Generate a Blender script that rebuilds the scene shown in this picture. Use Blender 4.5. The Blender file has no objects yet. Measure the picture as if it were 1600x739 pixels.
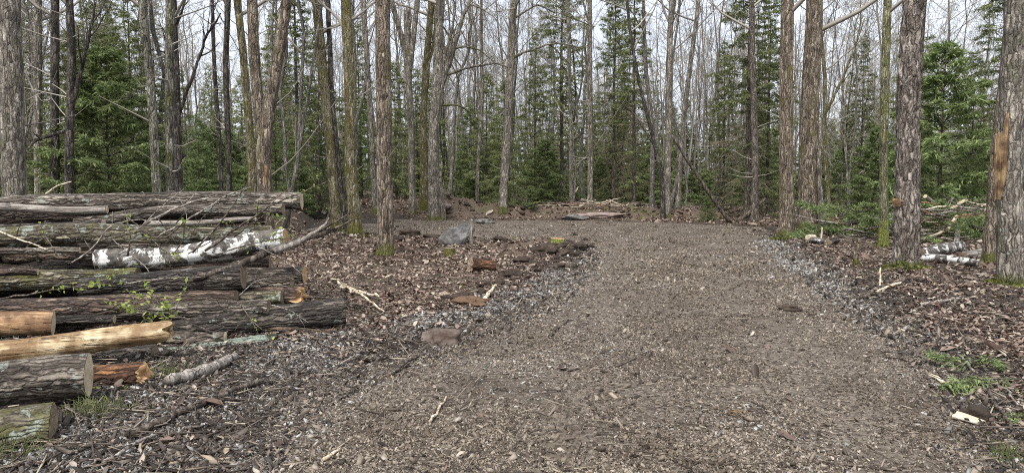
import bpy, math, random
import numpy as np
from mathutils import Vector, Matrix, Quaternion

R = math.radians
scene = bpy.context.scene
col = scene.collection
rng = np.random.default_rng(11)
random.seed(5)

# ------------------------------------------------------------------ camera
F = 1142.5                       # focal length in photo pixels (1600 wide)
CAMZ = 1.6
HORIZ = 285.0
PITCH = math.atan((369.5 - HORIZ) / F)
cam_d = bpy.data.cameras.new('camera')
cam = bpy.data.objects.new('camera', cam_d)
col.objects.link(cam)
cam_d.sensor_width = 36.0
cam_d.lens = 36.0 * F / 1600.0
cam_d.clip_start = 0.05
cam_d.clip_end = 1500
cam.location = (0, 0, CAMZ)
cam.rotation_euler = (math.pi / 2 - PITCH, 0, 0)
scene.camera = cam
_cp, _sp = math.cos(PITCH), math.sin(PITCH)

def ray(px, py):
    u = (px - 800.0) / F
    v = -(py - 369.5) / F
    return np.array([u, _cp + v * _sp, -_sp + v * _cp])

def at(px, py, Y):
    d = ray(px, py)
    t = Y / d[1]
    return Vector((d[0] * t, Y, CAMZ + d[2] * t))

# ------------------------------------------------------------------ noise
def _hash(ix, iy, iz, seed):
    h = (ix.astype(np.int64) * 374761393 + iy.astype(np.int64) * 668265263 + iz.astype(np.int64) * 2147483647 + seed * 1274126177) & 0xffffffff
    h = ((h ^ (h >> 13)) * 1274126177) & 0xffffffff
    h = ((h ^ (h >> 16)) * 2246822519) & 0xffffffff
    h = h ^ (h >> 15)
    return (h & 0xffffff) / float(0xffffff)

def vn2(x, y, seed=0):
    x = np.asarray(x, float); y = np.asarray(y, float)
    ix = np.floor(x); iy = np.floor(y)
    fx = x - ix; fy = y - iy
    fx = fx * fx * (3 - 2 * fx); fy = fy * fy * (3 - 2 * fy)
    z = np.zeros_like(ix)
    a = _hash(ix, iy, z, seed); b = _hash(ix + 1, iy, z, seed)
    c = _hash(ix, iy + 1, z, seed); d = _hash(ix + 1, iy + 1, z, seed)
    return (a + (b - a) * fx) * (1 - fy) + (c + (d - c) * fx) * fy

def vn3(x, y, z, seed=0):
    ix = np.floor(x); iy = np.floor(y); iz = np.floor(z)
    fx = x - ix; fy = y - iy; fz = z - iz
    fx = fx * fx * (3 - 2 * fx); fy = fy * fy * (3 - 2 * fy); fz = fz * fz * (3 - 2 * fz)
    def L(k):
        a = _hash(ix, iy, iz + k, seed); b = _hash(ix + 1, iy, iz + k, seed)
        c = _hash(ix, iy + 1, iz + k, seed); d = _hash(ix + 1, iy + 1, iz + k, seed)
        return (a + (b - a) * fx) * (1 - fy) + (c + (d - c) * fx) * fy
    return L(0) * (1 - fz) + L(1) * fz

def fb2(x, y, seed=0, o=4):
    s = 0; a = 1; t = 0
    for i in range(o):
        s = s + a * vn2(x * 2 ** i, y * 2 ** i, seed + i); t += a; a *= .5
    return s / t - .5

def sm(x, a, b):
    t = np.clip((np.asarray(x, float) - a) / (b - a), 0, 1)
    return t * t * (3 - 2 * t)

# ------------------------------------------------------------------ terrain
def flat(px, py):
    d = ray(px, py); t = -CAMZ / d[2]
    return (d[0] * t, d[1] * t)

_road_px = [(330, 755), (415, 655), (520, 604), (640, 562), (715, 532), (770, 508), (850, 480), (885, 440), (918, 398), (912, 384),
            (830, 377), (740, 373), (620, 369), (490, 363), (490, 348), (700, 345.5), (900, 345), (1050, 350), (1180, 355), (1212, 375), (1248, 405),
            (1300, 450), (1375, 500), (1455, 552), (1540, 632), (1605, 700), (1650, 755)]
ROAD = [flat(*p) for p in _road_px]
ROAD = [(-1.4, -12.0), (-1.6, 2.0)] + ROAD + [(3.2, 2.0), (4.5, -12.0)]
RP = np.array(ROAD)

def road_sd(x, y):
    x = np.asarray(x, float); y = np.asarray(y, float)
    shp = x.shape; x = x.ravel(); y = y.ravel()
    dmin = np.full(x.shape, 1e9); ins = np.zeros(x.shape, bool)
    n = len(RP)
    for i in range(n):
        ax, ay = RP[i]; bx, by = RP[(i + 1) % n]
        ex, ey = bx - ax, by - ay
        t = np.clip(((x - ax) * ex + (y - ay) * ey) / (ex * ex + ey * ey + 1e-12), 0, 1)
        dmin = np.minimum(dmin, (x - ax - t * ex) ** 2 + (y - ay - t * ey) ** 2)
        c = (ay > y) != (by > y)
        if by != ay:
            ins ^= c & (x < (bx - ax) * (y - ay) / (by - ay) + ax)
    d = np.sqrt(dmin); d[ins] *= -1
    return d.reshape(shp)

def poly_d(pts, x, y):
    d = np.full(np.shape(x), 1e9)
    for (ax, ay), (bx, by) in zip(pts[:-1], pts[1:]):
        ex, ey = bx - ax, by - ay
        t = np.clip(((x - ax) * ex + (y - ay) * ey) / (ex * ex + ey * ey), 0, 1)
        d = np.minimum(d, (x - ax - t * ex) ** 2 + (y - ay - t * ey) ** 2)
    return np.sqrt(d)

GREY_L = [flat(*p) for p in [(60, 760), (170, 690), (300, 632), (430, 575), (560, 528), (690, 500), (800, 468), (880, 428)]]
GREY_R = [flat(*p) for p in [(1203, 376), (1262, 420), (1315, 455), (1385, 495), (1450, 530)]]
def gap(*pts): return [flat(*p) for p in pts]
BUMPS = []                                       # x, y, sx, sy, h
def bump(px, py, sx, sy, h):
    x, y = flat(px, py); BUMPS.append((x, y, sx, sy, h))
bump(870, 392, .8, .5, .22); bump(800, 405, .9, .5, .12); bump(900, 388, .4, .35, .14)
bump(640, 384, 1.0, .5, .10)
bump(752, 425, .5, .4, .08); bump(700, 500, .5, .2, .05)
bump(1500, 470, 1.4, .8, .12); bump(1380, 455, .9, .6, .08); bump(1560, 560, .5, .6, .08); bump(1285, 385, 1.2, .9, .12)
BUMPS.append((-3.2, 32.6, 1.5, 1.0, .55)); BUMPS.append((4.0, 33.3, 3.2, .8, .38)); BUMPS.append((-.6, 32.6, 1.6, .7, .28)); BUMPS.append((-5.6, 28.5, 2.0, 1.0, .3)); BUMPS.append((8.5, 32.0, 3.0, .6, .2))
BUMPS.append((-7.2, 27.5, 2.6, 1.6, .38))
for _i in range(10): BUMPS.append((-4.0 + _i * 1.5, 32.4 + .35 * math.sin(_i * 2.1), 1.1, .5, .20 + .08 * math.sin(_i * 1.3)))
bump(840, 400, .5, .35, .16); bump(780, 392, 1.0, .3, .10)

def base_h(x, y):
    x = np.asarray(x, float); y = np.asarray(y, float)
    rise = .42 * sm(y, 31.0, 37.0) * (1 - sm(x, 4.0, 10.0)) + .30 * sm(y, 22, 32) * (1 - sm(x, -5.5, -2.5))
    return rise + .5 * fb2(x / 14, y / 14, 3, 3) * sm(y, 34, 60)

def road_h(x, y):
    sd = road_sd(x, y)
    w = .075 * fb2(x / 1.5, y / 1.5, 21, 4) + .016 * fb2(x * 6, y * 6, 31, 3)
    tr = poly_d(TRACK1, x, y); tr2 = poly_d(TRACK2, x, y)
    rut = -.020 * np.exp(-(tr / .22) ** 2) - .018 * np.exp(-(tr2 / .22) ** 2)
    tread = .010 * np.exp(-(tr / .16) ** 4) * np.sign(np.sin((y + .25 * np.abs(x * 3 % 1 - .5)) * 2 * math.pi / .16))
    return base_h(x, y) * .4 + w + rut + tread * (y < 9) + .0 * sd

TRACK1 = [(0.10, 3.0), (.36, 5.0), (.80, 8.0), (1.7, 13.0), (3.0, 20.0), (3.5, 27)]
TRACK2 = [(2.0, 3.0), (2.35, 5.5), (2.9, 8.5), (3.7, 13.0), (5.2, 20.0), (6, 27)]

def floor_h(x, y):
    x = np.asarray(x, float); y = np.asarray(y, float)
    sd = road_sd(x, y)
    sdn = sd + .35 * fb2(x / .8, y / .8, 77, 3)
    h = base_h(x, y)
    h = h + .10 * fb2(x / .9, y / .9, 5, 4) * (1 - sm(y, 60, 120)) + .03 * fb2(x * 4, y * 4, 9, 3)
    ragged = .75 + .9 * (fb2(x / .35, y / .35, 15, 3) + .2)
    for bx, by, sx, sy, bh in BUMPS:
        h = h + bh * ragged * np.exp(-((x - bx) / sx) ** 2 - ((y - by) / sy) ** 2)
    edge = sm(sdn, -.15, .55)
    return h * (.4 + .6 * edge) + edge * .13 - .09

def surf_h(x, y):
    f = floor_h(x, y); sd = road_sd(x, y)
    r = road_h(x, y)
    return np.where(sd < .7, np.maximum(f, r), f)

def gnd(px, py, dz=0.0):
    d = ray(px, py)
    ys = np.concatenate([np.arange(2.0, 20, .03), np.arange(20, 140, .12)])
    t = ys / d[1]
    xs = d[0] * t; zs = CAMZ + d[2] * t
    below = zs <= surf_h(xs, ys)
    i = int(np.argmax(below)) if below.any() else len(ys) - 1
    return Vector((xs[i], ys[i], float(surf_h(xs[i:i + 1], ys[i:i + 1])[0]) + dz))

def hz(x, y):
    return float(surf_h(np.array([x]), np.array([y]))[0])

# ------------------------------------------------------------------ materials
def newmat(name):
    m = bpy.data.materials.new(name); m.use_nodes = True
    nt = m.node_tree; nt.nodes.clear()
    return m, nt

class N:
    def __init__(s, nt): s.nt = nt
    def n(s, t, **k):
        nd = s.nt.nodes.new(t)
        for a, v in k.items(): setattr(nd, a, v)
        return nd
    def l(s, a, b): s.nt.links.new(a, b)
    def noise(s, vec, scale, detail=5, rough=.6, dist=0):
        nd = s.n('ShaderNodeTexNoise'); nd.inputs['Scale'].default_value = scale; nd.inputs['Detail'].default_value = detail
        nd.inputs['Roughness'].default_value = rough; nd.inputs['Distortion'].default_value = dist
        s.l(vec, nd.inputs['Vector']); return nd.outputs['Fac']
    def ramp(s, fac, stops):
        nd = s.n('ShaderNodeValToRGB'); cr = nd.color_ramp
        while len(cr.elements) < len(stops): cr.elements.new(.5)
        for e, (p, c) in zip(cr.elements, stops):
            e.position = p; e.color = (c, c, c, 1) if isinstance(c, (int, float)) else (*c, 1)
        s.l(fac, nd.inputs[0]); return nd.outputs[0]
    def mix(s, fac, a, b, blend='MIX'):
        nd = s.n('ShaderNodeMix', data_type='RGBA', blend_type=blend)
        for i, v in ((0, fac), (6, a), (7, b)):
            if isinstance(v, (int, float)): nd.inputs[i].default_value = v
            elif isinstance(v, tuple): nd.inputs[i].default_value = (*v, 1)
            else: s.l(v, nd.inputs[i])
        return nd.outputs[2]
    def math(s, op, a, b=0.0, clamp=False):
        nd = s.n('ShaderNodeMath', operation=op); nd.use_clamp = clamp
        for i, v in ((0, a), (1, b)):
            if isinstance(v, (int, float)): nd.inputs[i].default_value = v
            else: s.l(v, nd.inputs[i])
        return nd.outputs[0]
    def bsdf(s, color, rough=.9, bump=None, bs=.4, bd=.01, spec=.3):
        b = s.n('ShaderNodeBsdfPrincipled'); out = s.n('ShaderNodeOutputMaterial')
        if isinstance(color, tuple): b.inputs['Base Color'].default_value = (*color, 1)
        else: s.l(color, b.inputs['Base Color'])
        if isinstance(rough, (int, float)): b.inputs['Roughness'].default_value = rough
        else: s.l(rough, b.inputs['Roughness'])
        b.inputs['Specular IOR Level'].default_value = spec
        if bump is not None:
            bn = s.n('ShaderNodeBump'); bn.inputs['Strength'].default_value = bs; bn.inputs['Distance'].default_value = bd
            s.l(bump, bn.inputs['Height']); s.l(bn.outputs[0], b.inputs['Normal'])
        s.l(b.outputs[0], out.inputs[0]); return b
    def ocoord(s, sc=(1, 1, 1)):
        tc = s.n('ShaderNodeTexCoord'); oi = s.n('ShaderNodeObjectInfo')
        ad = s.n('ShaderNodeVectorMath', operation='ADD')
        mul = s.math('MULTIPLY', oi.outputs['Random'], 37.0)
        s.l(tc.outputs['Object'], ad.inputs[0]); s.l(mul, ad.inputs[1])
        mp = s.n('ShaderNodeMapping'); mp.inputs['Scale'].default_value = sc
        s.l(ad.outputs[0], mp.inputs[0]); return mp.outputs[0], tc.outputs['Object'], ad.outputs[0]

def bark_mat(name, dark, mid, light, scale=16, moss=0.0, moss_c=(.10, .105, .03), lichen=0.0, lich_c=(.36, .40, .33), base_moss=0.0, base_c=None,
             rough=.9, stretch=.22, lo=.40, hi=.62, spec=.25, bd=.03, crack_s=1.25, crack_k=.50, gain=1.0):
    dark, mid, light = (tuple(min(x * gain, .8) for x in q) for q in (dark, mid, light))
    m, nt = newmat(name); g = N(nt)
    v, obj, raw = g.ocoord((1, 1, stretch))
    dn = g.n('ShaderNodeTexNoise'); dn.inputs['Scale'].default_value = 6; dn.inputs['Detail'].default_value = 3; g.l(raw, dn.inputs['Vector'])
    ds = g.n('ShaderNodeVectorMath', operation='SCALE'); ds.inputs['Scale'].default_value = .09; g.l(dn.outputs['Color'], ds.inputs[0])
    va = g.n('ShaderNodeVectorMath', operation='ADD'); g.l(v, va.inputs[0]); g.l(ds.outputs[0], va.inputs[1])
    vo = g.n('ShaderNodeTexVoronoi', feature='DISTANCE_TO_EDGE'); vo.inputs['Scale'].default_value = scale * crack_s; g.l(va.outputs[0], vo.inputs['Vector'])
    crack = g.ramp(vo.outputs['Distance'], [(.0, 0.0), (.10, .55), (.26, 1.0)])
    vc = g.n('ShaderNodeTexVoronoi'); vc.inputs['Scale'].default_value = scale * crack_s; g.l(va.outputs[0], vc.inputs['Vector'])
    n1 = g.noise(va.outputs[0], scale * 1.6, 7, .72, .2)
    n2 = g.noise(raw, 2.6, 5, .65)
    n3 = g.noise(raw, 34, 4, .65)
    sp_ = g.n('ShaderNodeSeparateColor'); g.l(vc.outputs['Color'], sp_.inputs[0])
    f = g.math('ADD', g.math('MULTIPLY', n1, .62), g.math('ADD', g.math('MULTIPLY', n2, .26), g.math('MULTIPLY', sp_.outputs[0], .12)))
    c = g.ramp(f, [(lo, dark), ((lo + hi) / 2, mid), (hi, light)])
    c = g.mix(.5, c, g.ramp(n3, [(.3, .25), (.7, .8)]), 'OVERLAY')
    c = g.mix(g.math('MULTIPLY', g.math('SUBTRACT', 1.0, crack), crack_k), c, tuple(x * .55 for x in dark))
    if moss:
        mk = g.noise(raw, 2.8, 6, .72)
        k = g.ramp(mk, [(.60 - .25 * moss, 0.0), (.68 - .25 * moss, 1.0)])
        k = g.math('MULTIPLY', k, .85)
        c = g.mix(k, c, g.ramp(n3, [(.3, tuple(x * .55 for x in moss_c)), (.7, moss_c)]))
    if lichen:
        v2 = g.n('ShaderNodeVectorMath', operation='ADD'); v2.inputs[1].default_value = (11, 5, 3); g.l(raw, v2.inputs[0])
        mk = g.noise(v2.outputs[0], 7.0, 6, .7)
        k = g.ramp(mk, [(.64 - .22 * lichen, 0.0), (.68 - .22 * lichen, 1.0)])
        c = g.mix(g.math('MULTIPLY', k, .8), c, g.ramp(n3, [(.3, tuple(x * .6 for x in lich_c)), (.7, lich_c)]))
    if base_moss:
        sp = g.n('ShaderNodeSeparateXYZ'); g.l(obj, sp.inputs[0])
        mr = g.n('ShaderNodeMapRange'); mr.inputs[1].default_value = base_moss; mr.inputs[2].default_value = 0; g.l(sp.outputs[2], mr.inputs[0])
        mk = g.noise(raw, 6, 5, .7)
        k = g.ramp(g.math('ADD', g.math('MULTIPLY', mr.outputs[0], .8), g.math('SUBTRACT', mk, .5)), [(.35, 0.0), (.55, .92)])
        bc = base_c or (.13, .15, .03)
        c = g.mix(k, c, g.ramp(n3, [(.3, tuple(x * .5 for x in bc)), (.7, bc)]))
    h = g.math('ADD', g.math('MULTIPLY', crack, .7), g.math('ADD', n1, g.math('MULTIPLY', n3, .3)))
    g.bsdf(c, rough, h, 1.0, bd, spec)
    return m

def wood_mat(name, a, b, c_, stretch=.06, scale=22, stain=None, sthr=.5):
    m, nt = newmat(name); g = N(nt)
    v, obj, raw = g.ocoord((1, 1, stretch))
    n1 = g.noise(v, scale, 6, .65, .5); n2 = g.noise(raw, 5, 5, .65)
    c = g.ramp(n1, [(.36, a), (.5, b), (.62, c_)])
    vo = g.n('ShaderNodeTexVoronoi', feature='DISTANCE_TO_EDGE'); vo.inputs['Scale'].default_value = scale * .7; g.l(v, vo.inputs['Vector'])
    ck = g.ramp(vo.outputs['Distance'], [(.0, .75), (.05, .0)])
    brk = g.noise(raw, 7, 4, .6)
    ck = g.math('MULTIPLY', ck, g.ramp(brk, [(.48, 0.0), (.58, 1.0)]))
    if stain: c = g.mix(g.ramp(n2, [(sthr - .06, 0.0), (sthr + .08, .85)]), c, stain)
    n4 = g.noise(raw, 40, 4, .7)
    c = g.mix(.4, c, g.ramp(n4, [(.3, .25), (.7, .8)]), 'OVERLAY')
    c = g.mix(ck, c, tuple(x * .15 for x in a))
    g.bsdf(c, .8, g.math('SUBTRACT', g.math('ADD', n1, g.math('MULTIPLY', n4, .4)), ck), .9, .02, .25); return m

def cut_mat(name, a, b, edge):
    m, nt = newmat(name); g = N(nt)
    v, obj, raw = g.ocoord()
    w = g.n('ShaderNodeTexWave', wave_type='RINGS', rings_direction='Z'); w.inputs['Scale'].default_value = 16; w.inputs['Distortion'].default_value = 2.5
    w.inputs['Detail'].default_value = 3; g.l(obj, w.inputs[0])
    n2 = g.noise(raw, 12, 5, .7)
    c = g.mix(g.math('MULTIPLY', w.outputs['Fac'], .45), g.ramp(n2, [(.35, a), (.65, b)]), edge)
    g.bsdf(c, .8, n2, .5, .01, .2); return m

def island_mat(name, stops, rough=.85, nscale=0, spec=.3, transl=0, objvar=0.0, damp=0):
    m, nt = newmat(name); g = N(nt)
    ge = g.n('ShaderNodeNewGeometry'); rnd = ge.outputs['Random Per Island']
    c = g.ramp(rnd, stops)
    if objvar:
        oi = g.n('ShaderNodeObjectInfo')
        c = g.mix(objvar, c, g.ramp(oi.outputs['Random'], [(0, .28), (1, .72)]), 'OVERLAY')
    if nscale:
        tc = g.n('ShaderNodeTexCoord')
        n1 = g.noise(tc.outputs['Object'], nscale, 4, .6)
        c = g.mix(.5, c, g.ramp(n1, [(.3, .3), (.7, .75)]), 'OVERLAY')
    if damp:                                                  # damp patches on the ground, a metre or two across
        tc = g.n('ShaderNodeTexCoord')
        n2 = g.noise(tc.outputs['Object'], .75, 5, .62, .4)
        c = g.mix(g.ramp(n2, [(.40, damp), (.53, 0.0)]), c, g.mix(1.0, c, (.42, .36, .30), 'MULTIPLY'))
    b = g.bsdf(c, rough, spec=spec)
    if transl:
        out = [n for n in nt.nodes if n.type == 'OUTPUT_MATERIAL'][0]
        tr = g.n('ShaderNodeBsdfTranslucent'); g.l(c, tr.inputs[0])
        mx = g.n('ShaderNodeMixShader'); mx.inputs[0].default_value = transl
        g.l(b.outputs[0], mx.inputs[1]); g.l(tr.outputs[0], mx.inputs[2]); g.l(mx.outputs[0], out.inputs[0])
    return m

def birch_mat(name):
    m, nt = newmat(name); g = N(nt)
    v, obj, raw = g.ocoord((1, 1, 9))
    n1 = g.noise(v, 3.0, 4, .6); n2 = g.noise(raw, 4.2, 7, .74, .6); n3 = g.noise(raw, 14, 4, .6)
    c = g.ramp(n3, [(.3, (.48, .465, .43)), (.7, (.72, .71, .68))])
    c = g.mix(g.ramp(n1, [(.62, 0.0), (.68, .7)]), c, (.16, .14, .12))
    c = g.mix(g.ramp(n2, [(.45, 0.0), (.485, .97)]), c, g.ramp(n3, [(.35, (.02, .018, .015)), (.65, (.13, .11, .09))]))
    g.bsdf(c, .7, n2, .6, .015, .3); return m

M = {}
M['bark_black'] = bark_mat('black_bark', (.012, .009, .007), (.060, .046, .035), (.25, .205, .16), 15, lichen=.12, rough=.6, spec=.4, gain=1.0, crack_k=.7, stretch=.085, crack_s=1.7, lo=.38, hi=.64)
M['bark_grey'] = bark_mat('grey_bark', (.018, .014, .011), (.088, .071, .056), (.29, .25, .205), 15, lichen=.2, rough=.75, gain=1.65, crack_k=.65, stretch=.085, crack_s=1.7, lo=.38, hi=.64)
M['bark_red'] = bark_mat('red_brown_bark', (.016, .010, .007), (.080, .051, .035), (.25, .18, .13), 14, lichen=.1, rough=.65, spec=.4, gain=1.3, crack_k=.65, stretch=.085, crack_s=1.7, lo=.38, hi=.64)
M['bark_moss'] = bark_mat('mossy_log_bark', (.018, .015, .011), (.085, .072, .05), (.24, .21, .15), 14, moss=.30, moss_c=(.16, .15, .05), lichen=.42, gain=1.7, crack_k=.65, stretch=.085, crack_s=1.7, lo=.38, hi=.64)
M['bark_lichen'] = bark_mat('lichen_log_bark', (.014, .014, .012), (.055, .055, .045), (.17, .17, .14), 14, moss=.25, lichen=.85, lich_c=(.36, .42, .34), gain=1.60, stretch=.085, crack_s=1.7, lo=.38, hi=.64)
M['bark_rotten'] = bark_mat('rotten_bark', (.012, .007, .005), (.06, .03, .018), (.22, .11, .05), 12, rough=.8, gain=1.60, stretch=.085, crack_s=1.7, lo=.38, hi=.64)
M['peel_orange'] = wood_mat('peeled_orange_wood', (.15, .075, .035), (.36, .22, .115), (.55, .40, .26), stain=(.12, .065, .035), sthr=.52)
M['peel_cream'] = wood_mat('peeled_cream_wood', (.22, .14, .065), (.46, .345, .19), (.66, .55, .36), stain=(.17, .095, .045), sthr=.49)
M['pale_wood'] = wood_mat('pale_split_wood', (.32, .24, .15), (.56, .46, .33), (.72, .64, .50))
M['grey_wood'] = wood_mat('weathered_grey_wood', (.10, .085, .07), (.24, .21, .18), (.40, .36, .31))
M['stick_dark'] = wood_mat('dark_stick_bark', (.025, .018, .014), (.08, .062, .048), (.20, .165, .13))
M['wound'] = wood_mat('weathered_orange_wood', (.18, .10, .05), (.33, .22, .11), (.46, .34, .19), stain=(.09, .05, .03), sthr=.47)
M['cut'] = cut_mat('sawn_wood_end', (.46, .36, .23), (.70, .60, .44), (.30, .20, .11))
M['cut_dark'] = cut_mat('weathered_wood_end', (.14, .10, .065), (.34, .26, .18), (.08, .055, .04))
M['cut_orange'] = cut_mat('orange_wood_end', (.40, .22, .10), (.62, .42, .22), (.25, .12, .05))
M['birch'] = birch_mat('birch_bark')
M['t_brown'] = bark_mat('brown_trunk_bark', (.035, .027, .021), (.135, .106, .078), (.31, .26, .20), 15, moss=.22, moss_c=(.15, .13, .045), base_moss=.45, base_c=(.14, .14, .035), gain=1.5)
M['t_grey'] = bark_mat('grey_trunk_bark', (.045, .039, .033), (.155, .134, .108), (.34, .305, .255), 15, moss=.24, moss_c=(.15, .145, .085), lichen=.12, base_moss=.35, base_c=(.13, .135, .04), gain=1.5)
M['t_mossy'] = bark_mat('mossy_trunk_bark', (.035, .029, .017), (.145, .125, .075), (.31, .275, .19), 14, moss=.42, moss_c=(.165, .14, .045), lichen=.1, base_moss=.7, base_c=(.15, .145, .035), gain=1.5)
M['t_green'] = bark_mat('green_washed_trunk_bark', (.03, .027, .02), (.12, .11, .085), (.26, .25, .2), 16, moss=.2, base_moss=2.0, base_c=(.34, .40, .27), gain=1.5)
M['t_lime'] = bark_mat('lime_moss_trunk_bark', (.035, .032, .02), (.13, .125, .07), (.28, .27, .17), 16, moss=.35, moss_c=(.19, .19, .06), base_moss=1.5, base_c=(.26, .28, .07), gain=1.5)
M['t_dark'] = bark_mat('dark_trunk_bark', (.012, .010, .009), (.05, .042, .035), (.14, .12, .10), 15, moss=.1, lichen=.05, gain=1.5)
M['t_shag'] = bark_mat('shaggy_trunk_bark', (.022, .017, .014), (.14, .115, .095), (.36, .315, .27), 13, stretch=.26, lo=.36, hi=.62, base_moss=.28, base_c=(.12, .14, .03), bd=.05, crack_s=1.1, crack_k=.5, gain=1.5)
M['t_far'] = bark_mat('far_trunk_bark', (.045, .040, .034), (.125, .112, .095), (.25, .23, .20), 14, lichen=.1, moss=.1, gain=1.5)
M['t_spruce'] = bark_mat('conifer_trunk_bark', (.03, .024, .019), (.10, .082, .066), (.22, .19, .16), 18, lichen=.15, gain=1.5)
M['twig'] = island_mat('bare_twigs', [(0, (.14, .12, .10)), (.6, (.27, .24, .20)), (1, (.40, .365, .31))], .9)
M['needle'] = island_mat('conifer_needles', [(0, (.105, .13, .052)), (.5, (.205, .235, .10)), (1, (.335, .355, .165))], .8, spec=.15, transl=.35, objvar=.45)
M['needle_lt'] = island_mat('fresh_fir_needles', [(0, (.10, .14, .055)), (.5, (.185, .24, .095)), (1, (.30, .35, .15))], .75, spec=.2, transl=.35, objvar=.35)
M['needle_brown'] = island_mat('dead_conifer_twigs', [(0, (.10, .08, .05)), (.6, (.19, .155, .10)), (1, (.28, .24, .16))], .9, transl=.1)
M['leaf_green'] = island_mat('young_leaves', [(0, (.17, .24, .04)), (.5, (.30, .38, .08)), (1, (.45, .50, .16))], .6, transl=.4)
M['bud'] = island_mat('opening_buds', [(0, (.20, .22, .07)), (1, (.36, .36, .14))], .8, transl=.3)
M['grass'] = island_mat('dull_grass', [(0, (.07, .09, .03)), (.6, (.15, .18, .06)), (1, (.30, .28, .13))], .7, transl=.3)
M['moss'] = island_mat('bright_moss', [(0, (.05, .058, .014)), (.5, (.11, .122, .028)), (1, (.19, .20, .055))], .95, transl=.15)
M['litter'] = island_mat('dead_leaves', [(0, (.035, .020, .014)), (.28, (.11, .066, .047)), (.5, (.20, .130, .10)), (.75, (.30, .230, .175)), (1, (.44, .375, .30))], .55, spec=.4, transl=.1)
M['stone'] = island_mat('gravel_stones', [(0, (.030, .023, .017)), (.3, (.098, .077, .056)), (.65, (.200, .161, .120)), (.92, (.29, .242, .190)), (1, (.37, .322, .265))], .75, nscale=40, damp=.55)
M['grey_stone'] = island_mat('grey_shale', [(0, (.045, .042, .038)), (.4, (.15, .143, .132)), (.8, (.28, .27, .25)), (1, (.41, .40, .375))], .7, nscale=30)
M['chips'] = island_mat('bark_chips', [(0, (.014, .011, .009)), (.5, (.058, .045, .036)), (.88, (.15, .122, .098)), (1, (.34, .27, .19))], .8)
M['twig_litter'] = island_mat('fallen_twigs', [(0, (.03, .022, .018)), (.6, (.11, .085, .065)), (.9, (.26, .21, .16)), (1, (.45, .38, .28))], .85)

def floor_material():
    m, nt = newmat('forest_floor'); g = N(nt)
    tc = g.n('ShaderNodeTexCoord'); v = tc.outputs['Object']
    at_ = g.n('ShaderNodeAttribute', attribute_name='soil'); soil = at_.outputs['Fac']
    n1 = g.noise(v, 9, 7, .7); n2 = g.noise(v, 1.1, 5, .6); n3 = g.noise(v, 45, 4, .65)
    leaf = g.ramp(n3, [(.30, (.035, .022, .017)), (.48, (.088, .062, .044)), (.62, (.175, .132, .097)), (.75, (.27, .22, .17))])
    dirt = g.ramp(n1, [(.3, (.014, .011, .009)), (.55, (.044, .034, .026)), (.75, (.10, .08, .06))])
    k = g.math('ADD', soil, g.math('MULTIPLY', g.math('SUBTRACT', n2, .5), 1.2), True)
    c = g.mix(k, leaf, dirt)
    gm = g.ramp(g.noise(v, .7, 4, .6), [(.56, 0.0), (.66, .55)])
    c = g.mix(g.math('MULTIPLY', gm, g.math('SUBTRACT', 1.0, soil, True)), c, g.ramp(n1, [(.3, (.03, .04, .012)), (.7, (.10, .11, .035))]))
    g.bsdf(c, .85, g.math('ADD', n3, n1), .8, .03, .25); return m

def road_material():
    m, nt = newmat('gravel'); g = N(nt)
    tc = g.n('ShaderNodeTexCoord'); v = tc.outputs['Object']
    vo = g.n('ShaderNodeTexVoronoi'); vo.inputs['Scale'].default_value = 42; g.l(v, vo.inputs[0])
    vo2 = g.n('ShaderNodeTexVoronoi'); vo2.inputs['Scale'].default_value = 17; g.l(v, vo2.inputs[0])
    sepc = g.n('ShaderNodeSeparateColor'); g.l(vo.outputs['Color'], sepc.inputs[0])
    sep2 = g.n('ShaderNodeSeparateColor'); g.l(vo2.outputs['Color'], sep2.inputs[0])
    n1 = g.noise(v, 1.0, 6, .65); n3 = g.noise(v, 60, 4, .7)
    c = g.ramp(sepc.outputs[0], [(0, (.045, .034, .026)), (.5, (.115, .092, .071)), (.9, (.205, .17, .134)), (1, (.30, .26, .21))])
    c = g.mix(g.ramp(sep2.outputs[0], [(.7, 0.0), (.8, .6)]), c, (.18, .147, .112))
    c = g.mix(.5, c, g.ramp(n3, [(.3, .25), (.7, .75)]), 'OVERLAY')
    c = g.mix(g.ramp(n1, [(.36, .65), (.52, 0.0)]), c, (.058, .041, .029))
    c = g.mix(g.ramp(g.noise(v, .8, 5, .6), [(.60, 0.0), (.74, .4)]), c, (.24, .225, .20))
    h = g.math('ADD', g.math('MULTIPLY', vo.outputs['Distance'], -.7), g.math('ADD', n3, g.math('MULTIPLY', vo2.outputs['Distance'], -.8)))
    g.bsdf(c, .85, h, .8, .02, .25); return m
M['floor'] = floor_material(); M['road'] = road_material()

def rock_mat(name, a, b, c_):
    m, nt = newmat(name); g = N(nt)
    v, obj, raw = g.ocoord()
    n1 = g.noise(raw, 4, 7, .7, .4); n2 = g.noise(raw, 26, 5, .7)
    c = g.ramp(n1, [(.3, a), (.5, b), (.7, c_)])
    c = g.mix(.5, c, g.ramp(n2, [(.3, .25), (.7, .75)]), 'OVERLAY')
    g.bsdf(c, .8, g.math('ADD', n1, n2), .7, .03); return m
M['rock_grey'] = rock_mat('grey_rock', (.04, .038, .035), (.13, .124, .115), (.29, .28, .262))
M['rock_pink'] = rock_mat('pinkish_rock', (.14, .10, .085), (.24, .18, .155), (.33, .26, .23))
M['rock_rust'] = rock_mat('rusty_rock', (.07, .042, .03), (.13, .10, .082), (.20, .175, .15))
M['earth'] = rock_mat('dark_root_earth', (.012, .009, .007), (.042, .029, .021), (.10, .07, .05))
M['clay'] = rock_mat('orange_clay', (.05, .03, .019), (.115, .066, .036), (.20, .125, .075))

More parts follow.
